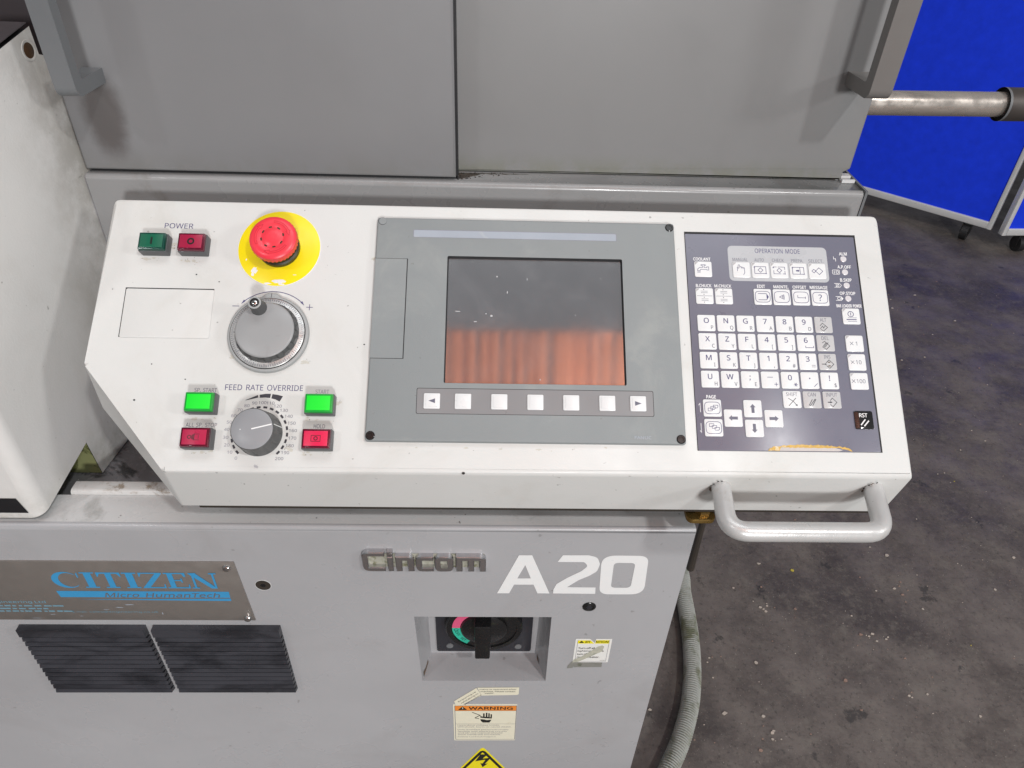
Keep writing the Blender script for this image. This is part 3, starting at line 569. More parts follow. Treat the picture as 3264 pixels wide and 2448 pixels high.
for (x, v, r) in ((-43, -1.2, 1.3), (-300, 185, 0.7), (-278, 178, 0.6), (-330, 96, 0.6), (-341, 62, 0.9), (-298, 82, 0.6), (-138, 118, 0.7)):
    q.poly([(x+r*math.cos(t)*1.2, v+r*math.sin(t)) for t in (0, 1, 2.2, 3.3, 4.5, 5.4)], 0.16, sblack)
o = q.build('grime_marks', con, smooth=0); o['kind'] = 'stuff'

# ------------------------------------------------------------------ push buttons
def push_button(label, x, v, lens, rim, icon, group):
    t = on_panel('push_button', label, 'push button', x, v, group)
    MB().prism(rrect(-13.0, 13.0, -9.3, 9.3, 0.8), 0.05, 9.5, but_body, bev=0.5).build('switch_body', t)
    b = MB(); b.prism(rrect(-12.3, 12.3, -8.6, 8.6, 0.9), 9.4, 13.2, rim, bev=0.9)
    b.prism(rrect(-10.6, 10.6, -6.9, 6.9, 0.5), 13.2, 13.6, lens, bev=0.25, side=rim); b.build('lens', t)
    if icon:
        q = MB(); icon(q); q.build('lens_mark', t, smooth=0)
    return t
Z_ = 13.68
def ic_i(q): q.poly([(-0.9, -3.6), (0.9, -3.6), (0.9, 3.6), (-0.9, 3.6)], Z_, sblack)
def ic_o(q): q.stroke(circ(0, 0, 2.6, 24), 1.6, Z_, sblack, True)
def ic_hold(q): q.stroke([(-4, -2.6), (4, -2.6), (4, 2.6), (-4, 2.6)], 0.45, Z_, sblack, True); q.stroke(circ(0, 0, 1.5, 18), 0.7, Z_, sblack, True)
def ic_sp(q):
    q.stroke(circ(-4.3, 0, 1.5, 16), 0.6, Z_, sblack, True)
    for dx in (-1.9, -1.0, -0.1): q.poly([(dx-0.3, -3.0+abs(dx)*.6), (dx+0.3, -3.0+abs(dx)*.6), (dx+0.3, 3.0-abs(dx)*.6), (dx-0.3, 3.0-abs(dx)*.6)], Z_, sblack)
    q.stroke([(0.4, 2.6), (4.6, 2.6)], 0.4, Z_, sblack); q.stroke([(0.4, -2.6), (4.6, -2.6)], 0.4, Z_, sblack); q.stroke([(3.6, -1.5), (3.6, 1.5)], 0.4, Z_, sblack)
G_ = 'rectangular push buttons on the console'
push_button('dark green push button with a bar mark, under the word power', -339.8, 212.6, lens_dg, lens_dgs, ic_i, G_)
push_button('dark red push button with a ring mark, under the word power', -303.4, 212.8, lens_r, lens_rs, ic_o, G_)
push_button('bright green push button left of the rate knob, above the scratched red one', -278.3, 58.4, lens_g, lens_gs, None, G_)
push_button('scratched red push button with a spindle mark, left of the rate knob', -278.2, 26.4, lens_r3, lens_rs, ic_sp, G_)
push_button('bright green push button right of the rate knob, nearest the display', -172.9, 58.4, lens_g, lens_gs, None, G_)
push_button('bright red push button with a boxed ring, below the word hold', -172.9, 26.4, lens_r2, lens_rs, ic_hold, G_)

# ------------------------------------------------------------------ emergency stop
es = on_panel('emergency_stop', 'red mushroom emergency stop button on a chipped yellow disc', 'emergency stop', -224.5, 213.5)
b = MB(); b.prism(circ(0, 0, 39.2, 64), 0.02, 0.7, yellow, bev=0.3, side=vinyl)
rs = random.Random(2)
def blob(cx, cy, rx, ry, n=14, j=0.35): return [(cx+rx*math.cos(2*PI*i/n)*(1+rs.uniform(-j, j)), cy+ry*math.sin(2*PI*i/n)*(1+rs.uniform(-j, j))) for i in range(n)]
for c in ((-21.5, -23.5, 2.6, 3.4), (-22.6, -27.5, 1.5, 1.6), (2.5, -34.2, 5.4, 2.3), (-8.5, -36.6, 3.4, 0.9), (5.5, -37.2, 2.8, 0.8), (-30.2, -12.4, 0.7, 0.9), (17, -27.3, 2.0, 0.4)): b.poly(blob(*c), 0.76, vinyl)
b.build('yellow_disc', es)
MB().lathe([(20, 0.6), (20, 5), (18.2, 6), (18.2, 15)], collar_m, n=48).build('collar', es)
b = MB(); n = 72
def gear(r, d, z): return [((r-(d if i % 2 else 0))*math.cos(2*PI*i/n), (r-(d if i % 2 else 0))*math.sin(2*PI*i/n), z) for i in range(n)]
lay = [gear(17, 0, 14), gear(20.5, 0.6, 14.6), gear(22.2, 0.9, 16), gear(22.4, 0.9, 20.2), gear(21.6, 0, 22.6), gear(20.3, 0, 23.8), gear(17.5, 0, 24.5), gear(11.2, 0, 24.9), gear(10.6, 0, 24.5), gear(9.8, 0, 24.5), gear(9.2, 0, 24.9), gear(4, 0, 25.2)]
for p, q in zip(lay, lay[1:]): b.add(p+q, [(i, (i+1) % n, n+(i+1) % n, n+i) for i in range(n)], red)
b.add(lay[-1], [tuple(range(n))], red)
head = b.build('mushroom_head', es, smooth=40)
b = MB()
for k in range(8):
    a = 2*PI*k/8+0.25
    b.poly([(10.2*math.cos(a)+s_*1.5*-math.sin(a)+u*0.75*math.cos(a), 10.2*math.sin(a)+s_*1.5*math.cos(a)+u*0.75*math.sin(a)) for s_, u in ((-1, -1), (1, -1), (1, 1), (-1, 1))], 24.75, collar_m)
b.build('head_slots', head, smooth=0)
b = MB()
for k in range(3):
    a0 = math.radians(25+120*k); ar = [a0+math.radians(j*7) for j in range(10)]
    lp = [(16.4*math.cos(a), 16.4*math.sin(a)) for a in ar]; lp2 = [(14.6*math.cos(a), 14.6*math.sin(a)) for a in ar]
    tip = (15.6*math.cos(a0-0.32), 15.6*math.sin(a0-0.32)); o1 = (17.6*math.cos(a0), 17.6*math.sin(a0)); o2 = (13.4*math.cos(a0), 13.4*math.sin(a0))
    b.stroke(lp[::-1]+[o1, tip, o2]+lp2, 0.3, 24.95, red_dk, True)
b.build('turn_arrows', head, smooth=0)

# ------------------------------------------------------------------ handwheel
hw = on_panel('handwheel', 'grey pulse handwheel with a small crank pin and silver graduated dial', 'handwheel', -226.4, 126.0)
b = MB(); lp = []
for i in range(144):
    a = 2*PI*i/144; da = abs((a-PI/2+PI) % (2*PI)-PI); r = 37.3
    if da < 0.115: r = 40.3
    elif da < 0.245: r = 40.3-3.0*((da-0.115)/0.13)
    lp.append((r*math.cos(a), min(r*math.sin(a), 40.1)))
b.prism(lp, 0.05, 4.6, ring_m, bev=1.6, seg=3); b.stroke([(0, 35.2), (0.3, 39.8)], 0.5, 4.7, ink_dark); b.build('base_ring', hw)
b = MB(); b.lathe([(34.6, 4.5), (34.6, 4.9)], line_black, n=72); b.lathe([(33.9, 4.8), (33.9, 5.6), (33.2, 6.0), (25, 7.2)], dial_m, n=72)
for k in range(100):
    a = 2*PI*k/100; l = 3.4 if k % 10 == 0 else (2.7 if k % 5 == 0 else 1.9)
    z1, z0 = 6.02, 6.02+(33.0-(33.0-l))*0.15
    ca, sa = math.cos(a), math.sin(a); w_ = 0.22
    b.add([(33.0*ca+w_*sa, 33.0*sa-w_*ca, z1+0.08), (33.0*ca-w_*sa, 33.0*sa+w_*ca, z1+0.08), ((33.0-l)*ca-w_*sa, (33.0-l)*sa+w_*ca, z0+0.08), ((33.0-l)*ca+w_*sa, (33.0-l)*sa-w_*ca, z0+0.08)], [(0, 1, 2, 3)], ink_grey)
def dialnum(txt, deg):
    a = math.radians(deg); ca, sa = math.cos(a-PI/2), math.sin(a-PI/2); vs, fs = text2d(txt); k = 2.6/CAP; w_ = (max(v[0] for v in vs)+min(v[0] for v in vs))/2
    out = []
    for v in vs:
        x, y = (v[0]-w_)*k, (v[1]-CAP/2)*k+28.4; out.append((x*ca-y*sa, x*sa+y*ca, 7.05))
    b.add(out, fs, ink_grey)
for i in range(10): dialnum(str(i*10), 28+36*(3-i))
b.build('dial', hw)
b = MB(); n = 84
def kn(r, z, notch=0):
    out = []
    for i in range(n):
        a = 2*PI*i/n; k = (i % 6); rr = r-(notch if k in (1, 2, 3) else 0); out.append((rr*math.cos(a), rr*math.sin(a), z))
    return out
lay = [kn(29.2, 6.9), kn(29.0, 7.6, 1.8), kn(27.2, 13.0, 1.8), kn(26.6, 14.2)]
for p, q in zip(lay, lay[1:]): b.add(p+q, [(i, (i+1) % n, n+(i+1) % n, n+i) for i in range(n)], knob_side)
lay = [kn(26.6, 14.2), kn(26.0, 15.0), kn(25.0, 15.4), kn(12, 15.5)]
for p, q in zip(lay, lay[1:]): b.add(p+q, [(i, (i+1) % n, n+(i+1) % n, n+i) for i in range(n)], knob_grey)
b.add(lay[-1], [tuple(range(n))], knob_grey); b.build('knob', hw)
b = MB(); cx, cy = -6.6, 20.6
b.lathe([(7.4, 15.3), (7.1, 16.2), (6.7, 17.0), (6.2, 28.0), (5.9, 28.8), (5.4, 29.1), (4.3, 29.1)], knob_side, cx, cy, 32, cap=False, ms=[knob_side]*4+[ring_m]*2)
b.lathe([(4.3, 29.1), (4.2, 28.2), (2.6, 28.2)], line_black, cx, cy, 32, cap=False)
b.lathe([(2.5, 28.2), (2.4, 28.9), (1.9, 29.2)], steel, cx, cy, 24); b.build('crank_pin', hw)
q = MB(); q.poly([(cx-1.4, cy-0.3), (cx+1.4, cy-0.3), (cx+1.4, cy+0.3), (cx-1.4, cy+0.3)], 29.24, sblack); q.poly([(cx-0.3, cy-1.4), (cx+0.3, cy-1.4), (cx+0.3, cy+1.4), (cx-0.3, cy+1.4)], 29.26, sblack)
q.build('cross_slot', hw, smooth=0)

# ------------------------------------------------------------------ feed rate knob
fk = on_panel('rate_knob', 'grey fluted rate override knob with a white pointer line, between the push buttons', 'knob', -226.4, 32.6)
b = MB(); n = 96
def fl(r, z, d=0): return [((r-d*max(0, math.cos(12*2*PI*i/n))**2)*math.cos(2*PI*i/n), (r-d*max(0, math.cos(12*2*PI*i/n))**2)*math.sin(2*PI*i/n), z) for i in range(n)]
lay = [fl(20.6, 0.3), fl(20.4, 1.5, 1.2), fl(18.9, 18.5, 1.2), fl(18.7, 20.3), fl(18.5, 21.3), fl(17.9, 21.8)]
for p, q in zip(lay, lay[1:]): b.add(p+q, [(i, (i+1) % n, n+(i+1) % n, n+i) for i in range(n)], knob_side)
b.build('fluted_skirt', fk)
b = MB(); b.lathe([(17.9, 21.8), (17.3, 22.1), (5, 22.1)], knob_top, n=64)
a = math.radians(14.5); ux, uy = math.cos(a), math.sin(a)
b.poly([(-0.3*ux+0.55*-uy*s1+u*ux, -0.3*uy+0.55*ux*s1+u*uy) for s1, u in ((-1, 0), (1, 0), (1, 17.6), (-1, 17.6))], 22.2, vinyl)
b.poly(circ(-9.8, -0.6, 0.45, 10), 22.18, vinyl); b.build('knob_cap', fk)
b = MB(); p0 = Vector((18.0*ux, 18.0*uy, 20.6)); p1 = Vector((20.0*ux, 20.0*uy, 3)); s_ = Vector((-uy, ux, 0))*0.5; o_ = Vector((ux, uy, 0))*0.75
b.add([p0-s_+o_, p0+s_+o_, p1+s_+o_, p1-s_+o_], [(0, 3, 2, 1)], vinyl); b.build('pointer_line', fk, smooth=0)

# ------------------------------------------------------------------ display unit
du = on_panel('display_unit', 'grey display unit with a dark reflective screen and seven white soft keys below it', 'display', 13.5, 136)
og = (13.5, 136, 0)
b = MB(); hole = rrect(-62.8, 105.8, 80.6, 207.0, 1.5, 3)
out = rrect(-131.6, 158.4, 26.2, 246.3, 2.2, 3)
b.prism(out, 0.1, 5.2, bezel, bev=1.4, holes=[hole], seg=3, side=bezel); b.build('bezel', du, og)
b = MB(); n = len(hole); hh = ccw(hole); hi = offset_in(hh, 1.2)
b.add([(x, y, 5.0) for x, y in hh]+[(x, y, 1.2) for x, y in hi], [(i, n+i, n+(i+1) % n, (i+1) % n) for i in range(n)], line_black); b.build('screen_rim', du, og)
b = MB(); b.add([(-62.0, 81.2, 1.4), (105.0, 81.2, 1.4), (105.0, 206.2, 1.4), (-62.0, 206.2, 1.4)], [(0, 1, 2, 3)], screen_m); b.build('screen', du, og, smooth=0)
b = MB(); b.poly(rrect(-132.4, 0, 0, 0.1, 0.01) and [(-131.0, 103.1), (-100.4, 103.1), (-100.4, 203.3), (-131.0, 203.3)], 5.24, line_black)
b.poly([(-131.4, 103.6), (-101.3, 103.6), (-101.3, 202.9), (-131.4, 202.9)], 5.34, bezel); b.build('card_door', du, og, smooth=0)
b = MB(); b.poly(rrect(-96.3, 101.0, 226.0, 233.9, 0.8), 5.24, ink_fade); b.poly(rrect(-95.8, 100.5, 226.2, 233.4, 0.8), 5.32, plate_sheen); b.build('label_strip', du, og, smooth=0)
b = MB(); b.poly(rrect(-87.0, 130.1, 51.5, 75.7, 1.5), 5.24, line_black); b.poly(rrect(-86.5, 129.6, 51.9, 75.2, 1.3), 5.34, strip_grey); b.build('soft_key_strip', du, og, smooth=0)
for i, x in enumerate((-72.9, -44.7, -11.7, 21.2, 54.0, 87.1, 115.5)):
    b = MB(); y = 63.4
    b.prism(rrect(x-7.4, x+7.4, y-7.2, y+7.2, 1.0, 3), 5.34, 6.5, key_white, bev=0.5)
    b.prism(rrect(x-5.6, x+5.6, y-5.4, y+5.4, 0.6, 3), 6.5, 6.9, key_white, bev=0.35)
    if i in (0, 6):
        s_ = -1 if i == 0 else 1
        b.poly([(x+s_*3.0, y), (x-s_*3.0, y+2.2), (x-s_*3.0, y-2.2)], 7.0, ink_grey)
    b.build('soft_key', du, og, label='white soft key with an arrowhead' if i in (0, 6) else None)
for x, y in ((153.7, 241.6), (-126.8, 31.0), (153.6, 30.8)):
    b = MB(); b.lathe([(4.2, 5.25), (4.1, 5.7), (3.4, 6.2), (2.2, 6.2), (2.0, 5.6)], screw_black, x, y, 24); b.build('corner_screw', du, og)
b = MB(); b.lathe([(4.0, 5.25), (4.0, 5.30)], ink_dark, -126.6, 242.2, 24); b.lathe([(3.7, 5.3), (3.7, 5.36)], bezel, -126.4, 242.4, 24); b.build('empty_screw_hole', du, og)
b = MB(); b.text('FANUC', 111.2, 126.6, 30.6, 33.4, 5.3, plate_sheen, 0.02); b.build('embossed_mark', du, og, smooth=0)
b = MB(); rs = random.Random(9)
for c in ((-15, 188, 1.5, 1.5), (-5, 172, 0.8, 2.4), (-25, 150, 1.0, 1.2), (-52, 152, 5, 0.7), (14, 186, 0.35, 2.6), (-20, 148, 2.2, 2.0), (60, 150, 0.5, 1.1), (-35, 142, 3, 0.8), (85, 188, 0.7, 0.6), (26, 86, 0.6, 1.4), (45, 178, 0.5, 0.4)):
    b.poly(blob(c[0], c[1], c[2]*0.55, c[3]*0.55, 9, 0.3), 1.46, key_grey)
o = b.build('screen_scuffs', du, og, smooth=0); o['kind'] = 'stuff'

# ------------------------------------------------------------------ membrane keyboard
kb = on_panel('membrane_keyboard', 'blue grey membrane keyboard of white keys with dried glue along its lower edge', 'keyboard', 255.6, 131)
og = (255.6, 131, 0)
b = MB(); b.box(169.6, 341.2, 21.6, 240.4, 0.05, 0.3, line_black); b.build('keyboard_gap', kb, og, smooth=0)
b = MB(); b.prism(rrect(170.0, 339.4, 21.8, 237.9, 1.0, 2), 0.2, 0.9, sheet_m, bev=0.2); b.build('keyboard_film', kb, og)
b = MB(); b.prism(rrect(211.4, 310.0, 188.7, 225.9, 4.5), 0.9, 1.02, mode_grey); b.build('mode_field', kb, og, smooth=0)
KT = 1.9
def key(x, y, draw, m=key_white, corner=False, label=None, w=17.0, h=16.3):
    b = MB(); b.prism(rrect(x-w/2, x+w/2, y-h/2, y+h/2, 1.5, 3), 0.95, KT, m, bev=0.35, seg=2)
    if corner: b.poly([(x-w/2+0.6, y+h/2-0.6), (x-w/2+0.6, y+h/2-3.9), (x-w/2+3.9, y+h/2-0.6)], KT+0.05, tri_grey)
    b.ox, b.oy = x, y
    if draw: draw(b, x, y)
    return b.build('key', kb, og, label=label)
KZ = KT+0.08
def st(b, x, y, pts, w=0.42, m=ink, z=0.0, closed=False): b.stroke([(x+p[0], y+p[1]) for p in pts], w*1.2, KZ+z, m, closed)
def two(big, small):
    def d(b, x, y):
        if big == '_': pass
        elif big == '-': st(b, x, y, [(-2.6, 2.6), (2.6, 2.6)])
        elif big == '.': b.poly([(x-.6, y+1.4), (x+.6, y+1.4), (x+.6, y+2.6), (x-.6, y+2.6)], KZ, ink)
        else: b.textc(big, x, y+2.5, 5.0, KZ, ink, 1.05, 0.012)
        if small == 'sp': st(b, x, y, [(-0.6, -3.0), (-0.6, -4.8), (7.0, -4.8), (7.0, -3.0)])
        elif small == '+': st(b, x, y, [(3.6, -4.2), (7.2, -4.2)], 0.4, ink); st(b, x, y, [(5.4, -6.0), (5.4, -2.4)], 0.4, ink, 0.02)
        elif small == '*': [st(b, x, y, [(5-1.9*math.cos(t), -4.3-1.9*math.sin(t)), (5+1.9*math.cos(t), -4.3+1.9*math.sin(t))], 0.4, ink, 0.02*k) for k, t in enumerate((0, 1.05, 2.1))]
        elif small == '/': st(b, x, y, [(3.6, -6), (7, -2.8)])
        elif small == '=': st(b, x, y, [(3.4, -3.6), (7, -3.6)], 0.35, ink_grey); st(b, x, y, [(3.4, -5.2), (7, -5.2)], 0.35, ink_grey)
        else: b.textc(small, x+5.2, y-4.4, 3.7, KZ, ink if small == ',' else ink_grey, 0.9, 0.006)
    return d
cols = (185.2, 204.0, 222.9, 241.9, 260.8, 279.6, 298.5)
rows_ = (144.5, 126.1, 107.5, 89.0)
grid = ['OP NQ GR 7A 8B 9D'.split(), 'XC ZY FL 4[ 5] 6_'.split(), 'MI SK TJ 1, 2# 3='.split(), 'UH WV ;E -+ 0* ./ !$'.split()]
for r, row in enumerate(grid):
    for c, s_ in enumerate(row):
        key(cols[c], rows_[r], two(s_[0], 'sp' if s_ == '6_' else s_[1]), label='white key printed '+s_[0]+' over '+('a space bracket' if s_ == '6_' else s_[1]))
DI = lambda x0, y0, r: [(x0-r, y0), (x0, y0+r), (x0+r, y0), (x0, y0-r)]
def cap_(t, wmax=11):
    def d(b, x, y): b.text(t, x-wmax/2, x+wmax/2, y+3.2, y+6.7, KZ, ink_grey)
    return d
def k_alt(b, x, y):
    cap_('ALT', 6.2)(b, x, y); st(b, x, y, [(-3.6, -1.2), (-1, 1.6), (3.6, -2.6), (-0.6, -6.4), (-2.8, -4.6)], 0.45, ink_dark); st(b, x, y, [(-3.6, -4.2), (-1, -1.2), (-0.4, -3.4), (2, -0.8)], 0.4, ink_dark, 0.02)
def k_del(b, x, y):
    cap_('DEL', 7)(b, x, y); st(b, x, y, [(-3.2, 0.2), (-0.8, 1.8), (3.8, -2.8), (0.2, -6.2), (-2.6, -4.2)], 0.45, ink_dark)
    for k in range(3): st(b, x, y, [(-3.4+k*1.3, -4.2), (0.4+k*1.1, 0.6)], 0.4, ink_dark, 0.02+0.01*k)
def k_ins(b, x, y):
    cap_('INS', 6)(b, x, y); st(b, x, y, [(-5.8, -2.3), (-2.4, -2.3)], 0.6, ink_dark); b.poly([(x-2.6, y-1.4), (x-0.8, y-2.3), (x-2.6, y-3.2)], KZ+0.02, ink_dark)
    st(b, x, y, [(-1.6, -1.0), (1.4, 2.0), (5.6, -2.3), (1.4, -6.4), (-1.6, -3.6)], 0.45, ink_dark)
    b.poly([(x+0.2, y-0.9), (x+2.4, y-0.9), (x+2.4, y+0.2), (x+0.2, y+0.2)], KZ, rust); b.poly([(x+0.2, y-4.5), (x+2.4, y-4.5), (x+2.4, y-3.4), (x+0.2, y-3.4)], KZ, rust)
for y, d_, n_ in ((144.6, k_alt, 'ALT'), (126.1, k_del, 'DEL'), (107.5, k_ins, 'INS')): key(298.6, y, d_, key_grey, label='grey key printed '+n_)
def k_shift(b, x, y): cap_('SHIFT', 10.5)(b, x, y); st(b, x, y, [(-3.6, 1.2), (1, -1.8), (4.2, -6)], 0.45, ink_dark); st(b, x, y, [(-3.6, -6.2), (3.6, 1.4)], 0.45, ink_dark, 0.02); b.poly([(x+4.6, y-6.4), (x+2.6, y-5.4), (x+4.4, y-4.4)], KZ+0.03, ink_dark)
def k_can(b, x, y):
    cap_('CAN', 7.6)(b, x, y)
    for k in range(3): st(b, x, y, [(-3.4+1.7*k, -5.6), (0.2+1.7*k, 0.4)] if k != 1 else [(-2.4, -6), (3, 0.8)], 0.5, ink_dark, 0.01*k)
def k_input(b, x, y):
    cap_('INPUT', 10.5)(b, x, y); st(b, x, y, [(-4.2, -2.2), (-1.6, -2.2)], 0.8, ink_dark); b.poly([(x-1.8, y-1.1), (x+0.4, y-2.2), (x-1.8, y-3.3)], KZ+0.02, ink_dark)
    st(b, x, y, [(-1.8, -0.6), (0.4, 1.8), (4.4, -2.2), (0.4, -6.4), (-2, -4.2)], 0.45, ink_dark)
key(260.9, 70.4, k_shift, label='white key printed SHIFT'); key(279.8, 70.4, k_can, key_grey, label='grey key printed CAN'); key(298.6, 70.4, k_input, key_grey, label='grey key printed INPUT')
for y, s_ in ((126.2, '1'), (107.6, '10'), (89.0, '100')):
    def d_(b, x, y, s_=s_):
        n_ = len(s_); x0 = x-1.7-1.25*n_
        st(b, x0, y, [(-1.6, -1.6), (1.6, 1.6)], 0.36, ink_grey); st(b, x0, y, [(-1.6, 1.6), (1.6, -1.6)], 0.36, ink_grey, 0.02)
        b.textc(s_, x+1.6, y, 3.8, KZ, ink_grey, 1.0)
    key(326.8, y, d_, corner=True, label='white key printed times '+s_)
def arrow(ang):
    def d(b, x, y):
        c, s_ = math.cos(ang), math.sin(ang)
        P = [(-4.2, -1.4), (1.2, -1.4), (1.2, -2.7), (4.4, 0), (1.2, 2.7), (1.2, 1.4), (-4.2, 1.4)]
        b.poly([(x+c*p[0]-s_*p[1], y+s_*p[0]+c*p[1]) for p in P], KZ, ink_grey)
    return d
for (x, y, a, n_) in ((223.1, 61.2, PI/2, 'up'), (204.2, 52.0, PI, 'left'), (242.1, 52.0, 0, 'right'), (223.2, 42.6, -PI/2, 'down')): key(x, y, arrow(a), label='white cursor key with an arrow pointing '+n_)
def barrel(b, x, y, w=7.2, h=5.6):
    pts = []
    for i in range(28):
        t = 2*PI*i/28; c, s_ = math.cos(t), math.sin(t); pts.append((math.copysign(abs(c)**0.45, c)*w, math.copysign(abs(s_)**0.55, s_)*h))
    st(b, x, y, pts, 0.42, ink, 0, True)
def pages(up):
    def d(b, x, y):
        barrel(b, x, y)
        for k in range(3):
            ox = -4+2.5*k; oy = (-2.8+1.4*k) if up else (1.0-1.7*k)
            st(b, x, y, [(ox, oy), (ox+3.4, oy), (ox+4.2, oy+1.0), (ox+4.2, oy+2.6), (ox, oy+2.6)], 0.36, ink, 0.02+0.01*k, True)
    return d
key(185.3, 61.3, pages(True), label='white page key with sheets rising'); key(185.4, 42.8, pages(False), label='white page key with sheets falling')
def k_edit(b, x, y): barrel(b, x, y); st(b, x, y, [(-4.4, 3.2), (3.6, 3.2), (5.6, 0), (3.6, -3.2), (-4.4, -3.2)], 0.45, ink, 0.02); b.poly([(x+3.8, y+3), (x+3.8, y-3), (x+5.7, y)], KZ+0.03, ink)
def k_maint(b, x, y): barrel(b, x, y); st(b, x, y, [(2.2, 2.4), (-2.4, 0), (2.2, -2.4)], 0.4, ink, 0.02); st(b, x, y, circ(1.4, 0, 0.9, 10), 0.4, ink, 0.03, True); st(b, x, y, [(2.2, 2.4), (2.2, -2.4)], 0.35, ink, 0.04)
def k_off(b, x, y): barrel(b, x, y); st(b, x, y, [(-3.2, 2.2), (-3.2, -0.4), (4.2, -0.4)], 0.4, ink, 0.02); st(b, x, y, [(4.2, 0.8), (4.2, -1.4)], 0.4, ink, 0.03)
def k_msg(b, x, y): barrel(b, x, y); b.textc('?', x, y, 6.4, KZ, ink)
for x, d_, n_ in ((242.0, k_edit, 'edit'), (260.7, k_maint, 'maintenance'), (279.6, k_off, 'offset'), (298.4, k_msg, 'message')): key(x, 172.3, d_, label='white '+n_+' key with a barrel outline')
def chuck(s0):
    def d(b, x, y):
        st(b, x, y, [(-7.4, 0), (7.4, 0)], 0.3, ink_grey)
        for k, yy in enumerate((4.0, -4.0)):
            f = s0*(1 if k == 0 else -1); 
            st(b, x, y, [(-3.4, yy+1.1), (-3.0*1, yy+0.8), (3.2, yy+0.8)] if f > 0 else [(-3.2, yy+0.8), (3.0, yy+0.8), (3.4, yy+1.1)], 0.3, ink_grey, 0.02)
            st(b, x, y, [(-3.4, yy-1.1), (-3.0, yy-0.8), (3.2, yy-0.8)] if f > 0 else [(-3.2, yy-0.8), (3.0, yy-0.8), (3.4, yy-1.1)], 0.3, ink_grey, 0.02)
            for sg in (1, -1): b.poly(circ(x-0.6, y+yy+sg*2.5, 0.45, 8), KZ+0.02, ink_dark)
    return d
key(185.3, 172.1, chuck(1), corner=True, label='white back chuck key with a divided face'); key(204.1, 172.1, chuck(-1), corner=True, label='white main chuck key with a divided face')
def k_cool(b, x, y):
    st(b, x, y, [(-2, 4.6), (2.2, 4.6), (2.2, 3.6), (0.9, 3.6), (0.9, 1.6), (3.6, 1.6), (3.6, 2.4), (5.4, 2.4), (5.4, -1), (3.6, -1), (3.6, -0.4), (-2.6, -0.4), (-3.2, -1.8), (-5.6, -1.8), (-5.6, -0.2), (-3.6, 1.6), (-0.6, 1.6), (-0.6, 3.6), (-2, 3.6)], 0.38, ink, 0, True)
    for k in range(4): st(b, x, y, [(-5.4+k*0.8, -2.6), (-5.7+k*0.8, -3.8)], 0.3, ink)
key(185.7, 200.0, k_cool, corner=True, label='white coolant key with a tap symbol')
def k_man(b, x, y):
    st(b, x, y, [(-4, -1.6), (-4, 2.6), (-3, 2.6), (-3, 1), (-3, 5), (-1.6, 5), (-1.6, 1.6), (-1.4, 3.2), (0, 3.2), (0, 1.2), (0.2, 2.6), (1.5, 2.6), (1.5, 0.8), (1.8, 2), (3.0, 2), (3.0, -3), (1.6, -5.4)], 0.38, ink)
def frm(b, x, y, dash=False):
    if dash:
        for p in ([(-5.6, 3.6), (-2.4, 3.6)], [(-1.2, 3.6), (5.4, 3.6), (5.4, 0.8)], [(5.4, -0.6), (5.4, -3.6), (3, -3.6)], [(1.6, -3.6), (-5.6, -3.6), (-5.6, 0)]): st(b, x, y, p, 0.4, ink, 0.01)
    else: st(b, x, y, [(-5.8, 3.6), (5.4, 3.6), (5.4, -3.6), (-5.8, -3.6)], 0.42, ink, 0.01, True)
    b.poly([(x+6.2, y-4), (x+4.6, y-4), (x+5.4, y-2.6)], KZ+0.03, ink); b.poly([(x-6.6, y+2.6), (x-5.0, y+2.6), (x-5.8, y+4.2)], KZ+0.03, ink)
def k_auto(b, x, y): frm(b, x, y); st(b, x, y, DI(0, 0, 2.4), 0.42, ink, 0.02, True)
def k_chk(b, x, y): frm(b, x, y, True); st(b, x, y, DI(0, 0, 2.4), 0.42, ink, 0.02, True)
def k_prep(b, x, y): frm(b, x, y); st(b, x, y, [(1.6, 3.4), (1.6, -3.4)], 0.4, ink, 0.02); b.poly([(x-2.4, y-.6), (x-.6, y-.6), (x-.6, y-1.3), (x+1.2, y), (x-.6, y+1.3), (x-.6, y+.6), (x-2.4, y+.6)], KZ+0.03, ink)
def k_sel(b, x, y): st(b, x, y, DI(1.8, 0, 3.6), 0.42, ink, 0.02, True); st(b, x, y, [(-2.6, 1.2), (-3.4, 1.9), (-5.4, 0), (-3.4, -1.9), (-2.6, -1.2)], 0.42, ink, 0.01); st(b, x, y, [(-2.6, 1.2), (-1.5, 0.1), (-2.6, -1.2)], 0.42, ink, 0.03)
for x, d_, n_ in ((223.4, k_man, 'manual'), (242.1, k_auto, 'auto'), (260.8, k_chk, 'check'), (279.7, k_prep, 'prepare'), (298.5, k_sel, 'select')): key(x, 200.1, d_, corner=True, label='white '+n_+' mode key')
def k_bar(b, x, y): st(b, x, y, circ(-0.4, 2.2, 2.7, 20), 0.5, ink, 0, True); st(b, x, y, [(-0.4, 3.8), (-0.4, 0.6)], 0.5, ink, 0.02); [st(b, x, y, p, w_, ink, 0.01) for p, w_ in (([(-3.6, -1.6), (5, -1.6)], 0.3), ([(-5.0, -3.4), (4.8, -3.4)], 0.7), ([(-3.6, -5.2), (5, -5.2)], 0.3))]
key(326.8, 153.8, k_bar, corner=True, label='white bar loader power key')
def k_rst(b, x, y):
    b.text('RST', x-4.2, x+3.6, y+2.6, y+6.4, KZ, ink_white, 0.02)
    st(b, x, y, [(-3.4, -4.8), (1.2, 0.6)], 0.9, ink_white); st(b, x, y, [(-0.4, -5.8), (4.4, -0.6)], 0.9, ink_white)
key(326.7, 51.7, k_rst, key_black, label='black reset key printed RST', w=17.4, h=17.2)
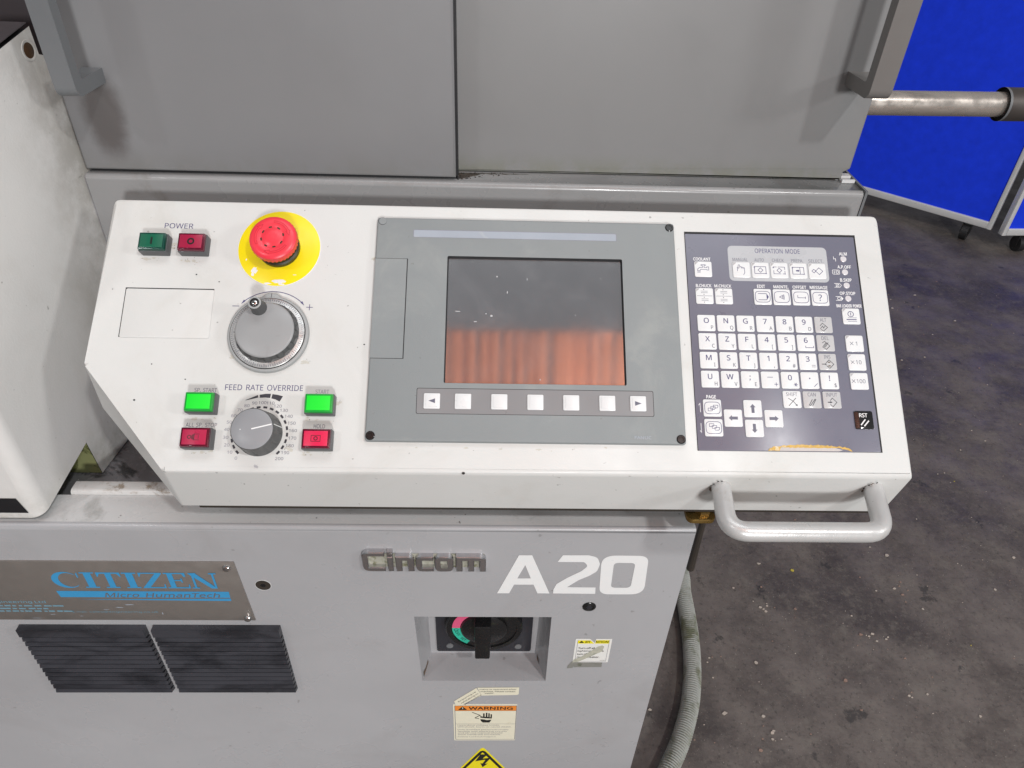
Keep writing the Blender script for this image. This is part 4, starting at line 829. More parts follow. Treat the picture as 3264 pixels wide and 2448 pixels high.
def kl(txt, x0, x1, y0, y1, m=ink_white, z=0.96, w=0.022):
    q = MB(); q.text(txt, x0, x1, y0, y1, z, m, w); q.build('printed_legend', kb, og, smooth=0, label='printed word '+txt.replace('  ', ' '))
kl('OPERATION  MODE', 238.5, 283.4, 218.6, 223.4, ink, 1.08, 0.0)
for a_ in (('MANUAL', 215.6, 230.6), ('AUTO', 237.3, 246.7), ('CHECK', 254.8, 266.5), ('PREPA.', 273.8, 285.8), ('SELECT.', 291.1, 305.9)): kl(a_[0], a_[1], a_[2], 209.5, 212.9, ink_grey, 1.08, 0.0)
for a_ in (('COOLANT', 176.8, 193.8, 209.3, 212.7), ('B.CHUCK', 177.7, 192.9, 181.3, 184.7), ('M.CHUCK', 195.8, 212.3, 181.4, 184.7), ('EDIT', 237.7, 245.6, 181.7, 185.1), ('MAINTE.', 253.8, 268.6, 181.6, 184.9), ('OFFSET', 272.6, 286.2, 181.6, 184.9), ('MESSAGE', 289.6, 307.1, 181.6, 185.0),
           ('ALM', 322.6, 330.5, 217.8, 221.3), ('A.P.OFF', 319.5, 333.1, 203.8, 207.3), ('B.SKIP', 320.6, 332.0, 190.0, 193.5), ('OP.STOP', 318.6, 334.1, 176.0, 179.5), ('BAR  LOADER  POWER', 314.0, 338.7, 163.1, 166.5), ('PAGE', 180.6, 189.7, 70.4, 73.8)): kl(*a_)
for i, y in enumerate((214.0, 200.0, 186.0, 172.3)):
    MB().lathe([(3.1, 0.9), (3.0, 1.2), (2.4, 1.35)], led_m, 326.4, y, 24).build('indicator', kb, og)
    q = MB(); x = 317.6; w_ = 0.45
    if i == 0: q.stroke([(x-0.9, y+2.6), (x-0.9, y-0.2), (x+0.9, y+0.4), (x+0.9, y-2.6)], 0.5, 0.97, ink_white)
    elif i == 1:
        q.stroke(rrect(x-3.6, x+3.4, y-2.2, y+2.2, 0.5, 1), w_, 0.97, ink_white, True); q.stroke(circ(x+1.2, y, 1.3, 14), 0.5, 0.98, ink_white, True); q.stroke([(x-1.4, y+1.4), (x-2.2, y), (x-1.4, y), (x-2.2, y-1.6)], 0.4, 0.98, ink_white)
    elif i == 2:
        q.stroke([(x-3.4, y+2), (x+2, y+2), (x+3.8, y), (x+2, y-2), (x-3.4, y-2)], w_, 0.97, ink_white); q.stroke([(x-1.6, y-1.2), (x+1.2, y-1.2), (x+1.2, y+1.2), (x-1.6, y+1.2)], 0.4, 0.98, ink_white, True); q.stroke([(x-1.4, y-1), (x+1, y+1)], 0.4, 0.99, ink_white)
    else:
        q.stroke([(x-3.4, y+2), (x+2, y+2), (x+3.8, y), (x+2, y-2), (x-3.4, y-2)], w_, 0.97, ink_white); q.stroke(circ(x-0.2, y, 1.5, 12), 0.5, 0.98, ink_white, True); q.poly([(x+2, y+2), (x+2, y-2), (x+3.8, y)], 0.985, ink_white)
    q.build('indicator_mark', kb, og, smooth=0)
q = MB()
q.stroke([(172.9, 64.0), (174.3, 65.8), (174.3, 57.4)], 0.5, 0.97, ink_white); q.stroke([(174.0, 47.0), (174.0, 38.4), (172.9, 40.2)], 0.5, 0.97, ink_white); q.build('page_arrows', kb, og, smooth=0)
q = MB(); rs = random.Random(4); up = []; dn = []
for i in range(46):
    t = i/45; x = 234.5+t*78; e = math.sin(PI*min(1, max(0, t)))**0.35
    up.append((x, 22.6+5.2*e+rs.uniform(-.5, .6))); dn.append((x, (22.3 if t < 0.15 else 25.2 if t < 0.84 else 25.2-(t-.84)*18)+rs.uniform(-.35, .35)))
for i in range(45): q.add([(*dn[i], 1.0), (*dn[i+1], 1.0), (*up[i+1], 1.2), (*up[i], 1.2)], [(0, 1, 2, 3)], glue)
q.build('glue_smear', kb, og, smooth=0)
q = MB(); q.poly([(242, 22.2), (300, 22.2), (304, 23.4), (297, 25.4), (270, 26.0), (246, 25.2)], 0.985, glue_pale); q.build('peeled_edge', kb, og, smooth=0)

# ------------------------------------------------------------------ grab handle
gh = thing('grab_handle', 'silver tubular grab handle on the front edge under the keyboard', 'handle', Vector((262, 4, 962))*MM)
pts = [(193, 4.0, 962), (191.5, -20, 959.5)]
def bend(c, p0, p1, n=8):
    p0, p1, c = Vector(p0), Vector(p1), Vector(c); return [tuple(p0*(1-t)**2+c*2*t*(1-t)+p1*t*t) for t in [i/n for i in range(n+1)]]
pts = [(194, 6.0, 962.5), (192.5, -14, 960)]+bend((189.5, -46, 956), (191, -27, 958.4), (208, -46, 956))+[(262, -46, 956)]+bend((329.5, -46, 956), (311, -46, 956), (331.5, -27, 958.2))+[(334, -14, 959.6), (338, 6, 961.5)]
MB().tube(pts, 8.8, alu, 24).build('handle_tube', gh, (262, 4, 962))
for x in (194, 338):
    b = MB(); rs = random.Random(int(x))
    for k in range(10):
        a = rs.uniform(1.5, 4.2); r = rs.uniform(9.6, 11.4); px_, pz = x+r*math.cos(a), 962+r*math.sin(a)*1.0
        b.poly([(px_+rs.uniform(.5, 1.3)*math.cos(t), pz+rs.uniform(.5, 1.6)*math.sin(t)) for t in (0, 1, 2, 3, 4, 5)], 0.02*k, rust if rs.random() < .5 else line_black)
    def lipy(z): return (980-z)/60*13.2
    b.xform(lambda x_, z_, k_: (x_, lipy(z_)-2.35-k_, z_)); b.build('chipped_paint', gh, (262, 4, 962), smooth=0)

# ------------------------------------------------------------------ stay under the console
sb = thing('console_stay', 'bronze coloured stay with a dark rod under the right end of the console', 'bracket', Vector((196, 30, 905))*MM)
og = (196, 30, 905)
b = MB(); b.prism(rrect(176, 204.5, 13.5, 40, 6), 900, 905, brass, bev=0.8, bottom=True); b.lathe([(8, 905), (8, 911), (5, 912.5)], brass, 193, 24, 6); b.build('stay_plate', sb, og)
b = MB(); b.tube([(203, 30, 900), (206, 36, 893), (210, 50, 878), (211.5, 58, 855), (212.5, 60, 815), (213, 60, 772)], 4.2, stay_m, 10, rads=[8, 6.5, 4.2, 3.6, 3.8, 4.6]); b.build('stay_rod', sb, og)

# ------------------------------------------------------------------ number lettering and badge
A20 = {'A': ([(-9.1, 772.3), (12.7, 836.5), (26.5, 836.6), (48.7, 772.4), (35.4, 772.6), (30.3, 787.7), (9.1, 787.6), (4.2, 772.4)], [[(19.9, 820.7), (12.3, 798.3), (26.8, 798.4)]]),
       '2': (fillet([(58.8, 836.9), (86, 837.2), (95.5, 834), (99.3, 823.0), (97.4, 811), (90, 803.5), (79, 796), (67.2, 783.6), (98.6, 783.3), (99.3, 772.1), (52.7, 772.5), (52.5, 779.2), (55.4, 789.1), (66.2, 799.7), (80.5, 811.1), (86.8, 819.9), (82.2, 826.0), (53.9, 826.1)], [0, 8, 9, 9, 9, 9, 9, 0, 0, 0, 0, 5, 6, 6, 7, 6, 3, 0]), []),
       '0': (fillet([(99.6, 837.2), (149.6, 836.9), (153.2, 771.5), (103.6, 771.3)], [15, 12, 15, 12], 8), [fillet([(114.0, 825.2), (136.8, 825.0), (137.0, 783.0), (115.3, 783.2)], [5, 5, 6, 5], 6)])}
vl = on_front('model_lettering', 'large white vinyl model number on the grey cabinet front', 'lettering', 71, 772)
for k, (o_, hs) in A20.items():
    b = MB(); b.poly(o_, 0.35, vinyl, hs); b.build('character', vl, (71, 772, 0), smooth=0)
bd = on_front('maker_badge', 'raised chrome maker badge above the isolator recess, dirt between its letters', 'badge', -84, 818)
og = (-84, 818, 0)
def L_C(x0, x1, z0, z1, t, r): 
    return fillet([(x1, z1), (x0, z1), (x0, z0), (x1, z0), (x1, z0+t), (x0+t*1.05, z0+t), (x0+t*1.05, z1-t), (x1, z1-t)], [0, r, r, 0, 0, 1, 1.4, 0], 4), []
letters = [L_C(-150.5, -126.6, 815.5, 845.5, 6.3, 8.5),
           ([(-124.2, 815.5), (-118.2, 815.5), (-118.2, 838.6), (-124.2, 838.6)], []),
           (fillet([(-115.6, 815.5), (-109, 815.5), (-109, 832.6), (-103.4, 832.6), (-103.4, 815.5), (-96.6, 815.5), (-96.6, 839), (-115.8, 839)], [0, 0, 0, 0, 0, 0, 6, 0], 4), []),
           L_C(-94.8, -76.4, 815.5, 839, 6.2, 6.5),
           (fillet([(-75.2, 815.5), (-55.6, 815.5), (-55.6, 839), (-75.2, 839)], 6.0, 4), [rrect(-69.2, -61.6, 821.6, 833, 1)]),
           (fillet([(-53.0, 815.5), (-46.2, 815.5), (-46.2, 832.6), (-40.4, 832.6), (-40.4, 815.5), (-34, 815.5), (-34, 832.6), (-28.4, 832.6), (-28.4, 815.5), (-21.6, 815.5), (-21.6, 839), (-53.0, 839)], [0]*10+[7, 0], 4), [])]
for o_, hs in letters:
    b = MB(); b.prism(o_, 0.1, 6, chrome, bev=1.0, holes=hs, seg=1); b.build('letter', bd, og, smooth=30)
b = MB(); b.prism([(-124.2, 840.6), (-118.2, 840.6), (-118.2, 845.9), (-124.2, 845.9)], 0.1, 6, chrome, bev=0.7); b.build('letter_dot', bd, og)
b = MB(); b.poly(rrect(-150, -22.5, 817, 838.5, 3), 0.6, badge_back); b.build('dirt_backing', bd, og, smooth=0)

# ------------------------------------------------------------------ nameplate
npz = on_front('nameplate', 'brownish metal nameplate with large blue serif lettering, cut by the left edge of the photo', 'nameplate', -440, 773)
og = (-440, 773, 0)
b = MB(); b.prism([(-620, 722.6), (-280.4, 722.6), (-284.6, 823.6), (-620, 823.6)], 0.1, 1.6, name_m, bev=0.3); b.build('plate', npz, og)
def serif(ch, x0, x1, z0, z1):
    h = z1-z0; w = x1-x0; P = []
    X = lambda u: x0+u*w
    Zc = lambda v: z0+v*h
    sl = h*0.10
    if ch == 'I': P = [[(.24, .07), (.76, .07), (.76, .93), (.24, .93)], [(.0, 0), (1, 0), (1, .07), (0, .07)], [(0, .93), (1, .93), (1, 1), (0, 1)]]
    if ch == 'T': P = [[(.36, .07), (.62, .07), (.62, .92), (.36, .92)], [(.2, 0), (.78, 0), (.78, .07), (.2, .07)], [(0, .92), (1, .92), (1, 1), (0, 1)], [(0, .72), (.04, .72), (.14, .92), (0, .92)], [(.96, .72), (1, .72), (1, .92), (.86, .92)]]
    if ch == 'Z': P = [[(0, 0), (.28, 0), (1, .94), (.72, .94)], [(.28, 0), (1, 0), (1, .07), (.30, .07)], [(.02, .94), (1, .94), (1, 1), (.02, 1)], [(.92, .07), (1, .07), (1, .28), (.97, .28)], [(.02, .74), (.05, .74), (.14, .94), (.02, .94)]]
    if ch == 'E': P = [[(.14, .07), (.38, .07), (.38, .93), (.14, .93)], [(0, 0), (1, 0), (1, .07), (0, .07)], [(0, .93), (.94, .93), (.94, 1), (0, 1)], [(.38, .48), (.70, .48), (.70, .55), (.38, .55)], [(.68, .38), (.74, .38), (.74, .65), (.68, .65)], [(.92, .07), (1, .07), (1, .27), (.97, .27)], [(.86, .75), (.94, .75), (.94, .93), (.80, .93)]]
    if ch == 'N': P = [[(.10, .07), (.18, .07), (.18, .93), (.10, .93)], [(0, 0), (.28, 0), (.28, .07), (0, .07)], [(.02, .93), (.30, .93), (.94, .0), (.72, .0)], [(.0, .93), (.30, .93), (.28, 1), (0, 1)], [(.86, .12), (.94, .0), (.94, .93), (.86, .93)], [(.76, .93), (1.04, .93), (1.04, 1), (.76, 1)]]
    if ch == 'C':
        o_ = [(.5+.5*math.cos(math.radians(t)), .5+.52*math.sin(math.radians(t))) for t in range(38, 323, 15)]; i_ = [(.60+.36*math.cos(math.radians(t)), .5+.45*math.sin(math.radians(t))) for t in range(322, 37, -15)]
        P = [o_+i_, [(.92, .66), (.97, .66), (.97, .98), (.92, .90)]]
    return [[(X(u), Zc(v)) for u, v in p] for p in P]
lx = [('C', -480.5, -450.5), ('I', -448.6, -433.8), ('T', -431.8, -407.0), ('I', -405.2, -390.4), ('Z', -388.6, -363.6), ('E', -361.8, -338.0), ('N', -336.0, -308.0)]
b = MB(); z_ = 1.75
for ch, xa, xb in lx:
    for p in serif(ch, xa, xb, 780.6, 806.4): b.poly(p, z_, name_blue); z_ += 0.012
b.build('blue_lettering', npz, og, smooth=0)
b = MB(); b.poly([(-482.5, 774.8), (-299.5, 774.6), (-299.8, 764.1), (-481.0, 764.1)], 1.75, name_blue); b.poly([(-465.4, 760.0), (-299.6, 762.7), (-300.0, 758.4)], 1.75, name_blue); b.build('blue_band', npz, og, smooth=0)
b = MB(); b.text('Micro  HumanTech', -433.7, -310.0, 764.4, 772.4, 1.85, name_dark, 0.01, 0.25); b.build('band_lettering', npz, og, smooth=0)
b = MB(); b.text('Engineering Ltd', -563, -500.4, 752.2, 757.6, 1.75, name_fade, 0.02); b.text('sales@engineering.co.uk', -459, -384, 735.6, 739.8, 1.75, name_fade); b.text('E-mail:', -477, -462, 736.4, 739.8, 1.75, name_fade)
rs = random.Random(8)
for zz, xe in ((748.6, -485), (743.6, -500), (739.0, -481)):
    x = -600
    while x < xe:
        w_ = rs.uniform(3, 12); b.poly([(x, zz-1.3), (x+w_, zz-1.3), (x+w_, zz+rs.uniform(.6, 1.5)), (x, zz+1.1)], 1.75, name_fade); x += w_+rs.uniform(1, 3)
b.build('worn_small_print', npz, og, smooth=0)
b = MB(); rs = random.Random(21)
for c in ((-412, 751, 5, 0.8), (-380, 735.5, 0.6, 2.2), (-470, 730, 2, 0.4), (-440, 742, 3, 0.4), (-424, 746, 4, 0.6), (-520, 726, 6, 0.35), (-500, 733, 3, 0.4)): b.poly(blob(*c), 1.7, plate_sheen)
b.build('plate_scratches', npz, og, smooth=0)
for x, z in ((-293.2, 815.1), (-287.8, 727.4)): MB().lathe([(4.6, 1.6), (4.5, 2.6), (3.4, 4.4), (1.2, 5.0)], steel, x, z, 20).build('plate_screw', npz, og)

# ------------------------------------------------------------------ rubber louvres
slat_mesh = None
def louvre(label, x0, x1):
    t = on_front('louvre', label, 'louvre', (x0+x1)/2, 580, 'black louvres on the cabinet front')
    og = ((x0+x1)/2, 580, 0); zt_ = 712; n = 14
    b = MB(); b.prism([(x0+1.5, 581), (x1-1.5, 581), (x1-1.5, zt_-3), (x0+1.5, zt_-3)], 0.1, 1.0, line_black); b.build('backing', t, og, smooth=0)
    tops = [zt_]+[zt_-15.5-k*(116.3/(n-1)) for k in range(n)]
    first = None
    for k in range(n):
        za, zb_ = tops[k], tops[k+1]
        h0, h1 = (8.4, 8.8) if k == 0 else (6.7, 8.4)
        if k in (0, 1) :
            pr = [(0.2, za-(0 if k == 0 else 2.6)), (h0-1.5, za-(0 if k == 0 else 2.0)), (h0, za-(0 if k == 0 else 0.5)), (h1, zb_+3.1), (h1-3.0, zb_+1.8), (0.2, zb_-1.0)]
            b = MB(); b.add([(x0, z, h) for h, z in pr]+[(x1, z, h) for h, z in pr], [tuple(range(6)), tuple(range(11, 5, -1))]+[(i, 6+i, 7+i, i+1) for i in range(5)], rubber)
            bm_o = b.build('slat', t, (og[0], za, 0), smooth=0); bm_o.location = (0, (za-580)*MM, 0)
            if k == 1: first = bm_o
        else:
            c = first.copy(); COL.objects.link(c); c.parent = t; c.location = (0, (za-580)*MM, 0)
    return t
louvre('left black ribbed louvre below the nameplate', -545.6, -405.8)
louvre('right black ribbed louvre below the nameplate screw', -397.2, -254.8)

# ------------------------------------------------------------------ isolator switch
iso = on_front('isolator_switch', 'black rotary isolator switch with a pink and teal scale, inside the cabinet recess', 'switch', -22.5, 668)
og = (-22.5, 668, 0); D0 = -38.5
b = MB(); b.prism(rrect(-82.5, 37.2, 603.6, 735, 3), D0+0.2, D0+3, iso_m, bev=0.8); b.build('face_plate', iso, og)
b = MB(); b.lathe([(47, D0+3), (47, D0+12), (45.5, D0+13.5), (40, D0+13.5), (39.5, D0+12)], iso_b, -23, 668, 56, cap=False); b.lathe([(39.5, D0+12), (28, D0+12.0)], iso_b, -23, 668, 56); b.lathe([(28.5, D0+12), (28, D0+15), (26, D0+16)], iso_b, -23, 668, 48); b.build('rotary_collar', iso, og)
b = MB()
def sector(a0, a1, m):
    ar = [math.radians(a0+(a1-a0)*i/10) for i in range(11)]
    b.poly([(-23+38.8*math.cos(a), 668+38.8*math.sin(a)) for a in ar]+[(-23+29*math.cos(a), 668+29*math.sin(a)) for a in reversed(ar)], D0+12.2, m)
sector(120, 180, pink); sector(180, 237, teal)
for txt, a_, hh_ in (('O', 186, 5.5), ('OFF', 199, 4.2), ('SET', 222, 3.6)):
    vs, fs = text2d(txt); k = hh_/CAP; wm = (max(v[0] for v in vs)+min(v[0] for v in vs))/2; a_ = math.radians(a_); c_, s_ = math.cos(a_+PI/2), math.sin(a_+PI/2)
    b.add([(-23+34*math.cos(a_)+((v[0]-wm)*c_-(v[1]-CAP/2)*s_)*k, 668+34*math.sin(a_)+((v[0]-wm)*s_+(v[1]-CAP/2)*c_)*k, D0+12.4) for v in vs], fs, sblack)
b.build('colour_scale', iso, og, smooth=0)
b = MB(); pr = [(-33.5, 640), (-15.5, 640), (-14.5, 705), (-34, 705)]
b.prism(fillet(pr, 2, 3), D0+14, -2.0, iso_b, bev=1.5); b.build('lever', iso, og)
for x, z in ((-66.0, 617), (20.6, 615.5)): MB().lathe([(4.6, D0+3), (4.3, D0+4.2), (2, D0+4.6)], handle_grey, x, z, 18).build('plate_screw', iso, og)

# ------------------------------------------------------------------ stickers
q = on_front('warning_label', 'cream warning label with an orange header and a shocked hand symbol', 'label', -20, 494); og = (-20, 494, 0)
b = MB(); b.prism(rrect(-61.8, 21.5, 446.6, 540.3, 1.5), 0.05, 0.3, cream); z_ = 0.36
b.poly([(-59.4, 524.8), (20.6, 524.8), (20.6, 536.6), (-59.4, 536.6)], z_, orange)
b.stroke([(-59.6, 449.4), (20.9, 449.4), (20.9, 537), (-59.6, 537)], 0.7, z_+0.02, ink_grey, True); b.stroke([(-59.4, 524.6), (20.6, 524.6)], 0.6, z_+0.03, sblack); b.stroke([(-59.4, 490.8), (20.6, 490.8)], 0.5, z_+0.03, ink_grey)
b.poly([(-55.5, 526.6), (-43.4, 526.6), (-49.4, 535.4)], z_+0.05, sblack); b.poly([(-49.8, 529.2), (-49.0, 529.2), (-48.8, 533.2), (-50.0, 533.2)], z_+0.07, cream)
b.text('WARNING', -41.5, 16, 527.0, 534.6, z_+0.05, sblack, 0.03); b.build('warning_face', q, og, smooth=0)
b = MB(); z_ = 0.46
b.stroke([(-37.2, 521.0), (-26.6, 513.2), (-32.6, 507.4), (-33.0, 506.0), (-28.0, 504.6)], 1.2, z_, sblack)
b.poly([(-26.2, 512.5), (-24.4, 510.0), (-22.6, 509.8), (-22.6, 518.0), (-20.6, 518.0), (-20.6, 509.4), (-19.0, 509.4), (-19.0, 519.5), (-17.0, 519.5), (-17.0, 508.8), (-15.8, 508.8), (-15.8, 518.2), (-13.9, 518.2), (-13.9, 508.0), (-12.8, 508.0), (-12.8, 515.8), (-11.0, 515.8), (-11.0, 504.8), (-19, 505.6), (-26.2, 507.2)], z_, sblack)
b.poly([(-26.2, 503.4), (-20.5, 502.2), (-17.8, 500.6), (-11.4, 502.2), (-14.0, 494.6), (-23.0, 494.6), (-25.6, 499.0)], z_, sblack)
b.build('hand_symbol', q, og, smooth=0)
b = MB(); z_ = 0.40
for i, (tx, x1_, zz) in enumerate((('Hazardous voltage inside.', 0.0, 485.6), ('Will shock, burn, or cause death.', 16, 481.2), ('Only qualified personnel totally', 12.0, 474.2), ('familiar with electrical circuits', 9.5, 469.8), ('and service manual should', 3.5, 465.4), ('work inside the enclosure.', 2.0, 461.0), ('Follow Lockout/Tagout.', -4.0, 454.6))): b.text(tx, -56.8, x1_, zz, zz+3.2, z_, ink_grey, 0.0)
b.build('small_print', q, og, smooth=0)
q = on_front('torn_label_strip', 'bent cream strip torn from a label, stuck above the warning label', 'label', -20, 560); og = (-20, 560, 0)
b = MB()
b.add([(-60.2, 548.5, 0.5), (-31.6, 580.0, 0.5), (-24.6, 562.4, 0.5), (-52.5, 537.6, 0.5), (-58.2, 537.4, 0.5)], [(0, 4, 3, 2, 1)], cream)
b.add([(-30.6, 581.0, 0.62), (22.5, 581.6, 0.62), (22.4, 565.4, 0.62), (20, 563.7, 0.62), (-24.6, 562.2, 0.62)], [(0, 4, 3, 2, 1)], cream)
for i, (tx, xa, xb) in enumerate((('ment is required after', -27.5, 19.5), ('machine. Please contact', -26, 18), ('supplier.', -21, -9))): b.text(tx, xa, xb, 575.0-i*4.6, 578.4-i*4.6, 0.68, sblack, 0.01)
ang = math.atan2(31.5, 28.6); c_, s_ = math.cos(ang), math.sin(ang)
for i, (tx, l) in enumerate((('Ensuring re', 33), ('relocating m', 32), ('your machine', 33))):
    o0 = (-56.5+i*3.6+1.0, 548.5-i*3.4-1.0)
    b.text(tx, 0, l, -3.0, 0.2, 0.56, sblack, 0.01, xf=lambda x, y, z, o0=o0: (o0[0]+x*c_-y*s_, o0[1]+x*s_+y*c_, z))
b.build('torn_strip', q, og, smooth=0)
q = on_front('attention_label', 'white and yellow attention label, torn and taped, right of the isolator recess', 'label', 107, 662); og = (107, 662, 0)
b = MB(); b.poly([(85.2, 637.7), (128.4, 637.7), (128.4, 686.7), (109.2, 686.7), (108.4, 678.4), (103.0, 685.6), (101.6, 686.7), (85.2, 686.7)], 0.3, paper)
b.poly([(88.0, 677.0), (107.8, 677.0), (103.0, 683.6), (88.0, 683.6)], 0.36, syellow); b.poly([(109.0, 677.0), (125.4, 677.0), (125.4, 684.0), (109.4, 684.0)], 0.36, syellow)
b.poly([(89.4, 678.4), (95.6, 678.4), (92.5, 683.0)], 0.40, sblack); b.text('ATT', 96.6, 103.2, 678.3, 682.6, 0.40, sblack, 0.03); b.text('NTION', 109.6, 124.4, 678.4, 682.8, 0.40, sblack, 0.03)
b.stroke([(88, 639.6), (125.4, 639.6), (125.4, 684.0)], 0.4, 0.38, ink_grey); b.stroke([(88, 639.6), (88, 683.6)], 0.4, 0.38, ink_grey)
for i, (tx, xa, xb) in enumerate((('Turn off all', 89.6, 109.6), ('lighting before', 89.4, 121), ('turn off the', 89.4, 108), ('main breaker.', 89.6, 117))): b.text(tx, xa, xb, 665.6-i*6.2, 669.6-i*6.2, 0.40, sblack, 0.02)
b.text('AT2301', 118, 124.4, 641, 642.4, 0.40, sblack); b.build('attention_face', q, og, smooth=0)
b = MB(); b.poly([(84.8, 637.2), (92, 638.6), (108, 652), (119, 661), (120.5, 671), (118, 673.2), (113, 671), (104, 660), (95, 650), (86.5, 644)], 0.48, residue2)
b.poly([(79.6, 624.0), (86.4, 625.0), (88.2, 634), (86.4, 642), (83.6, 638), (80.0, 630)], 0.2, residue); b.poly([(87.6, 626.4), (122, 627.0), (121.4, 637.0), (86.8, 637.2)], 0.15, residue); b.build('clear_tape', q, og, smooth=0)
q = on_front('high_voltage_sign', 'yellow high voltage triangle sticker at the bottom edge of the photo', 'warning sign', -22.6, 370); og = (-22.6, 370, 0)
def tri_(s_, cz=372.5): return [(-22.6+s_*math.cos(math.radians(t)), cz+s_*math.sin(math.radians(t))*1.13) for t in (90, 210, 330)]
b = MB(); b.prism(fillet(tri_(58, 363.0), 4.5), 0.05, 0.35, syellow); b.stroke(fillet(tri_(48.5, 363.0), 3, 4), 4.6, 0.42, sblack, True); b.build('yellow_triangle', q, og, smooth=0)
b = MB(); b.poly([(-25.6, 407.0), (-15.4, 406.6), (-22.6, 394.4), (-10.8, 397.0), (-19.0, 378.6), (-15.0, 380.0), (-22.5, 368.5), (-25.8, 381.5), (-22.8, 379.6), (-18.4, 391.2), (-33.2, 386.6)], 0.46, sblack); b.build('flash_symbol', q, og, smooth=0)

# ------------------------------------------------------------------ hose on the floor
hz2 = thing('floor_hose', 'grey green ribbed flexible hose curving over the floor beside the cabinet', 'hose', (0.43, 0.42, 0))
ctl = [(60, 905), (210, 900), (330, 850), (420, 770), (452, 696), (457, 637.4), (450.4, 587.7), (447, 532.5), (442.2, 472.9), (432.4, 409.8), (421.4, 360.2), (407.1, 313.1), (387.7, 268.3), (365.2, 225.6), (340, 187), (307, 140), (262, 104), (215, 84), (165, 76)]
def catmull(P, per=24):
    out = []
    for i in range(len(P)-1):
        a, b_, c, d_ = (Vector(P[max(0, min(len(P)-1, i+k))]) for k in (-1, 0, 1, 2))
        for j in range(per):
            t = j/per; out.append(0.5*((2*b_)+(c-a)*t+(2*a-5*b_+4*c-d_)*t*t+(3*b_-a-3*c+d_)*t**3))
    return out
path = catmull(ctl, 60); dist = 0; samp = []; last = path[0]; nxt = 0
for p in path[1:]:
    seg = (p-last).length
    while dist+seg >= nxt:
        t = (nxt-dist)/seg; samp.append(last+(p-last)*t); nxt += 1.3
    dist += seg; last = p
rads = [21.2+1.5*abs(math.sin(PI*i/4)) if True else 0 for i in range(len(samp))]
rads = [19.4 if i % 4 in (0, 1) else 14.2 for i in range(len(samp))]
b = MB(); b.tube([(p.x, p.y, 19) for p in samp], 22, hose_m, 18, rads=rads); gm = b.mi(hose_g)
for i in range(len(samp)-1):
    if i % 4 in (1, 2, 3):
        for k in range(18): b.fm[i*18+k] = gm if i % 4 != 1 else b.fm[i*18+k]
b.build('ribbed_hose', hz2, (430, 420, 0), smooth=25)

# ------------------------------------------------------------------ bar and sleeve behind the doors
br = thing('bar_feed_tube', 'worn steel bar feed tube running out of the machine in front of the blue screens', 'tube', Vector((640, 600, 1150))*MM)
og = (640, 600, 1150)
MB().tube([(250, 600, 1144), (560, 600, 1148.2), (900, 600, 1153)], 17.2, barsteel, 28).build('steel_tube', br, og)
b = MB(); b.tube([(718, 600, 1150.6), (1150, 600, 1157)], 23.2, sleeve_m, 28, cap=False); b.tube([(717.5, 600, 1150.6), (721, 600, 1150.65)], 23.4, handle_grey, 28, cap=False)
b.tube([(722, 600, 1150.6), (722.5, 600, 1150.6)], 22.6, line_black, 28); b.build('tube_sleeve', br, og)

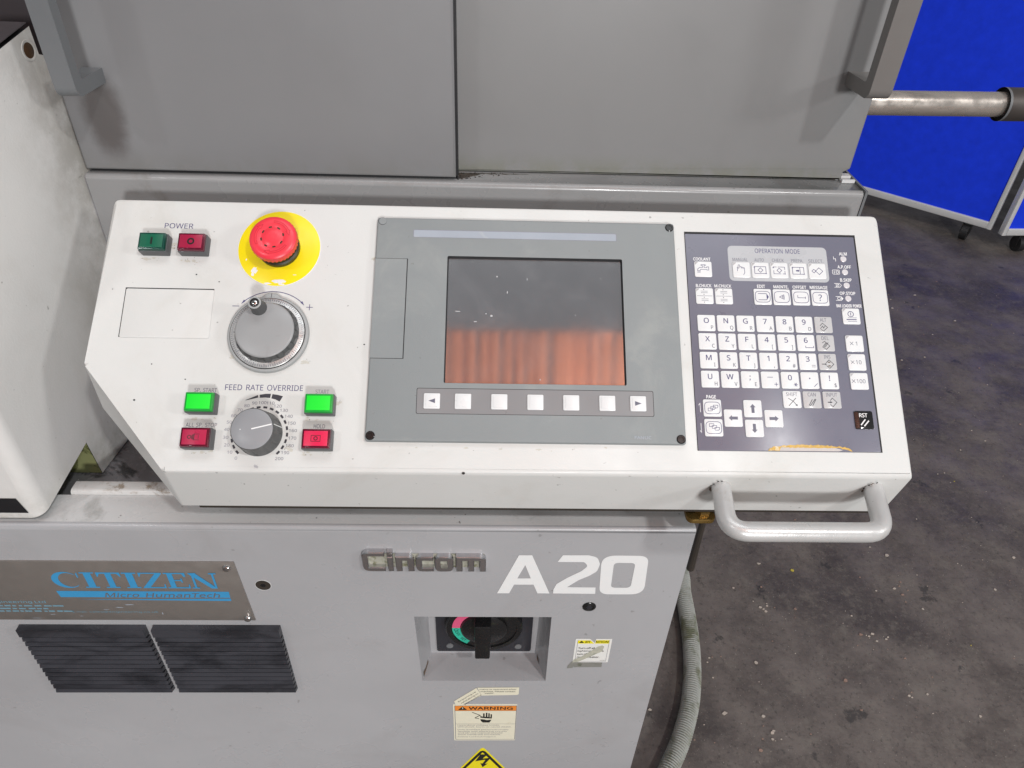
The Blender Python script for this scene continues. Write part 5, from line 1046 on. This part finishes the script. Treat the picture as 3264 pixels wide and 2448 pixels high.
# ------------------------------------------------------------------ rolling screens
def screen_board(label, pl, pr_, zb_, zt_):
    d_ = Vector((pr_[0]-pl[0], pr_[1]-pl[1], 0)); L = d_.length; ang = math.atan2(d_.y, d_.x)
    t = thing('rolling_screen', label, 'partition screen', Vector((pl[0], pl[1], 0))*MM, (0, 0, ang), 'rolling partition screens')
    MB().box(12, L-12, -8, 8, zb_+20, zt_-20, board_blue).build('felt_panel', t, smooth=0)
    for nm, bx_ in (('bottom_rail', (20, L-20, -17, 17, zb_, zb_+34)), ('top_rail', (20, L-20, -17, 17, zt_-34, zt_)), ('side_rail', (0, 20, -16, 16, zb_+1, zt_-1)), ('side_rail', (L-20, L, -16, 16, zb_+1, zt_-1))):
        x0_, x1_, y0_, y1_, z0_, z1_ = bx_; q = MB()
        if nm.endswith('rail') and 'side' not in nm: q.prism(rrect(y0_, y1_, z0_, z1_, 5, 3), x0_, x1_, board_alu, bottom=True); q.xform(lambda x, y, z: (z, x, y))
        else: q.prism(rrect(x0_, x1_, y0_, y1_, 4, 3), z0_, z1_, board_alu, bottom=True)
        q.build(nm, t)
    for x in (112, L-98):
        q = MB(); q.tube([(x-15, 0, 36), (x+15, 0, 36)], 36, caster_m, 20); q.box(x-20, x-16, -14, 14, 30, zb_, caster_m); q.box(x+16, x+20, -14, 14, 30, zb_, caster_m); q.build('caster', t)
    return t
screen_board('blue felt rolling screen with a light metal frame, slanting behind the machine', (1280, 3574), (2310, 2576), 80, 1850)
screen_board('blue felt rolling screen cut off by the right edge of the photo', (2317, 2521), (3500, 2575), 80, 1850)

# ------------------------------------------------------------------ unseen orange slats, added for the stripes mirrored in the display glass
oc = thing('reflection_slats', 'unseen orange slats added for the reflection in the lower half of the display screen', 'reflection slats', (0.0, -1.80, 6.57), (math.radians(-70), 0, 0))
rs = random.Random(12)
x = -1.9; first = None
MB().box(-1950, 1950, -8, 8, -6, 10, strip_orange).build('reflection_slat_rail', oc)
while x < 1.9:
    w_ = rs.uniform(0.075, 0.120)
    if first is None:
        q = MB(); k = 8
        lp = [(-50+100*i/k, 38*math.sin(PI*i/k)) for i in range(k+1)]
        q.add([(px_, py, 0) for px_, py in lp]+[(px_, py, -3400) for px_, py in lp], [(i, i+1, k+2+i, k+1+i) for i in range(k)], strip_orange)
        first = q.build('reflection_slat', oc); o = first
    else:
        o = first.copy(); COL.objects.link(o); o.parent = oc
    o.location = (x, rs.uniform(-0.03, 0.03), 0); o.scale = (w_/0.09, 1, 1); o.rotation_euler = (0, 0, rs.uniform(-0.35, 0.35)); x += w_*rs.uniform(1.05, 1.55)
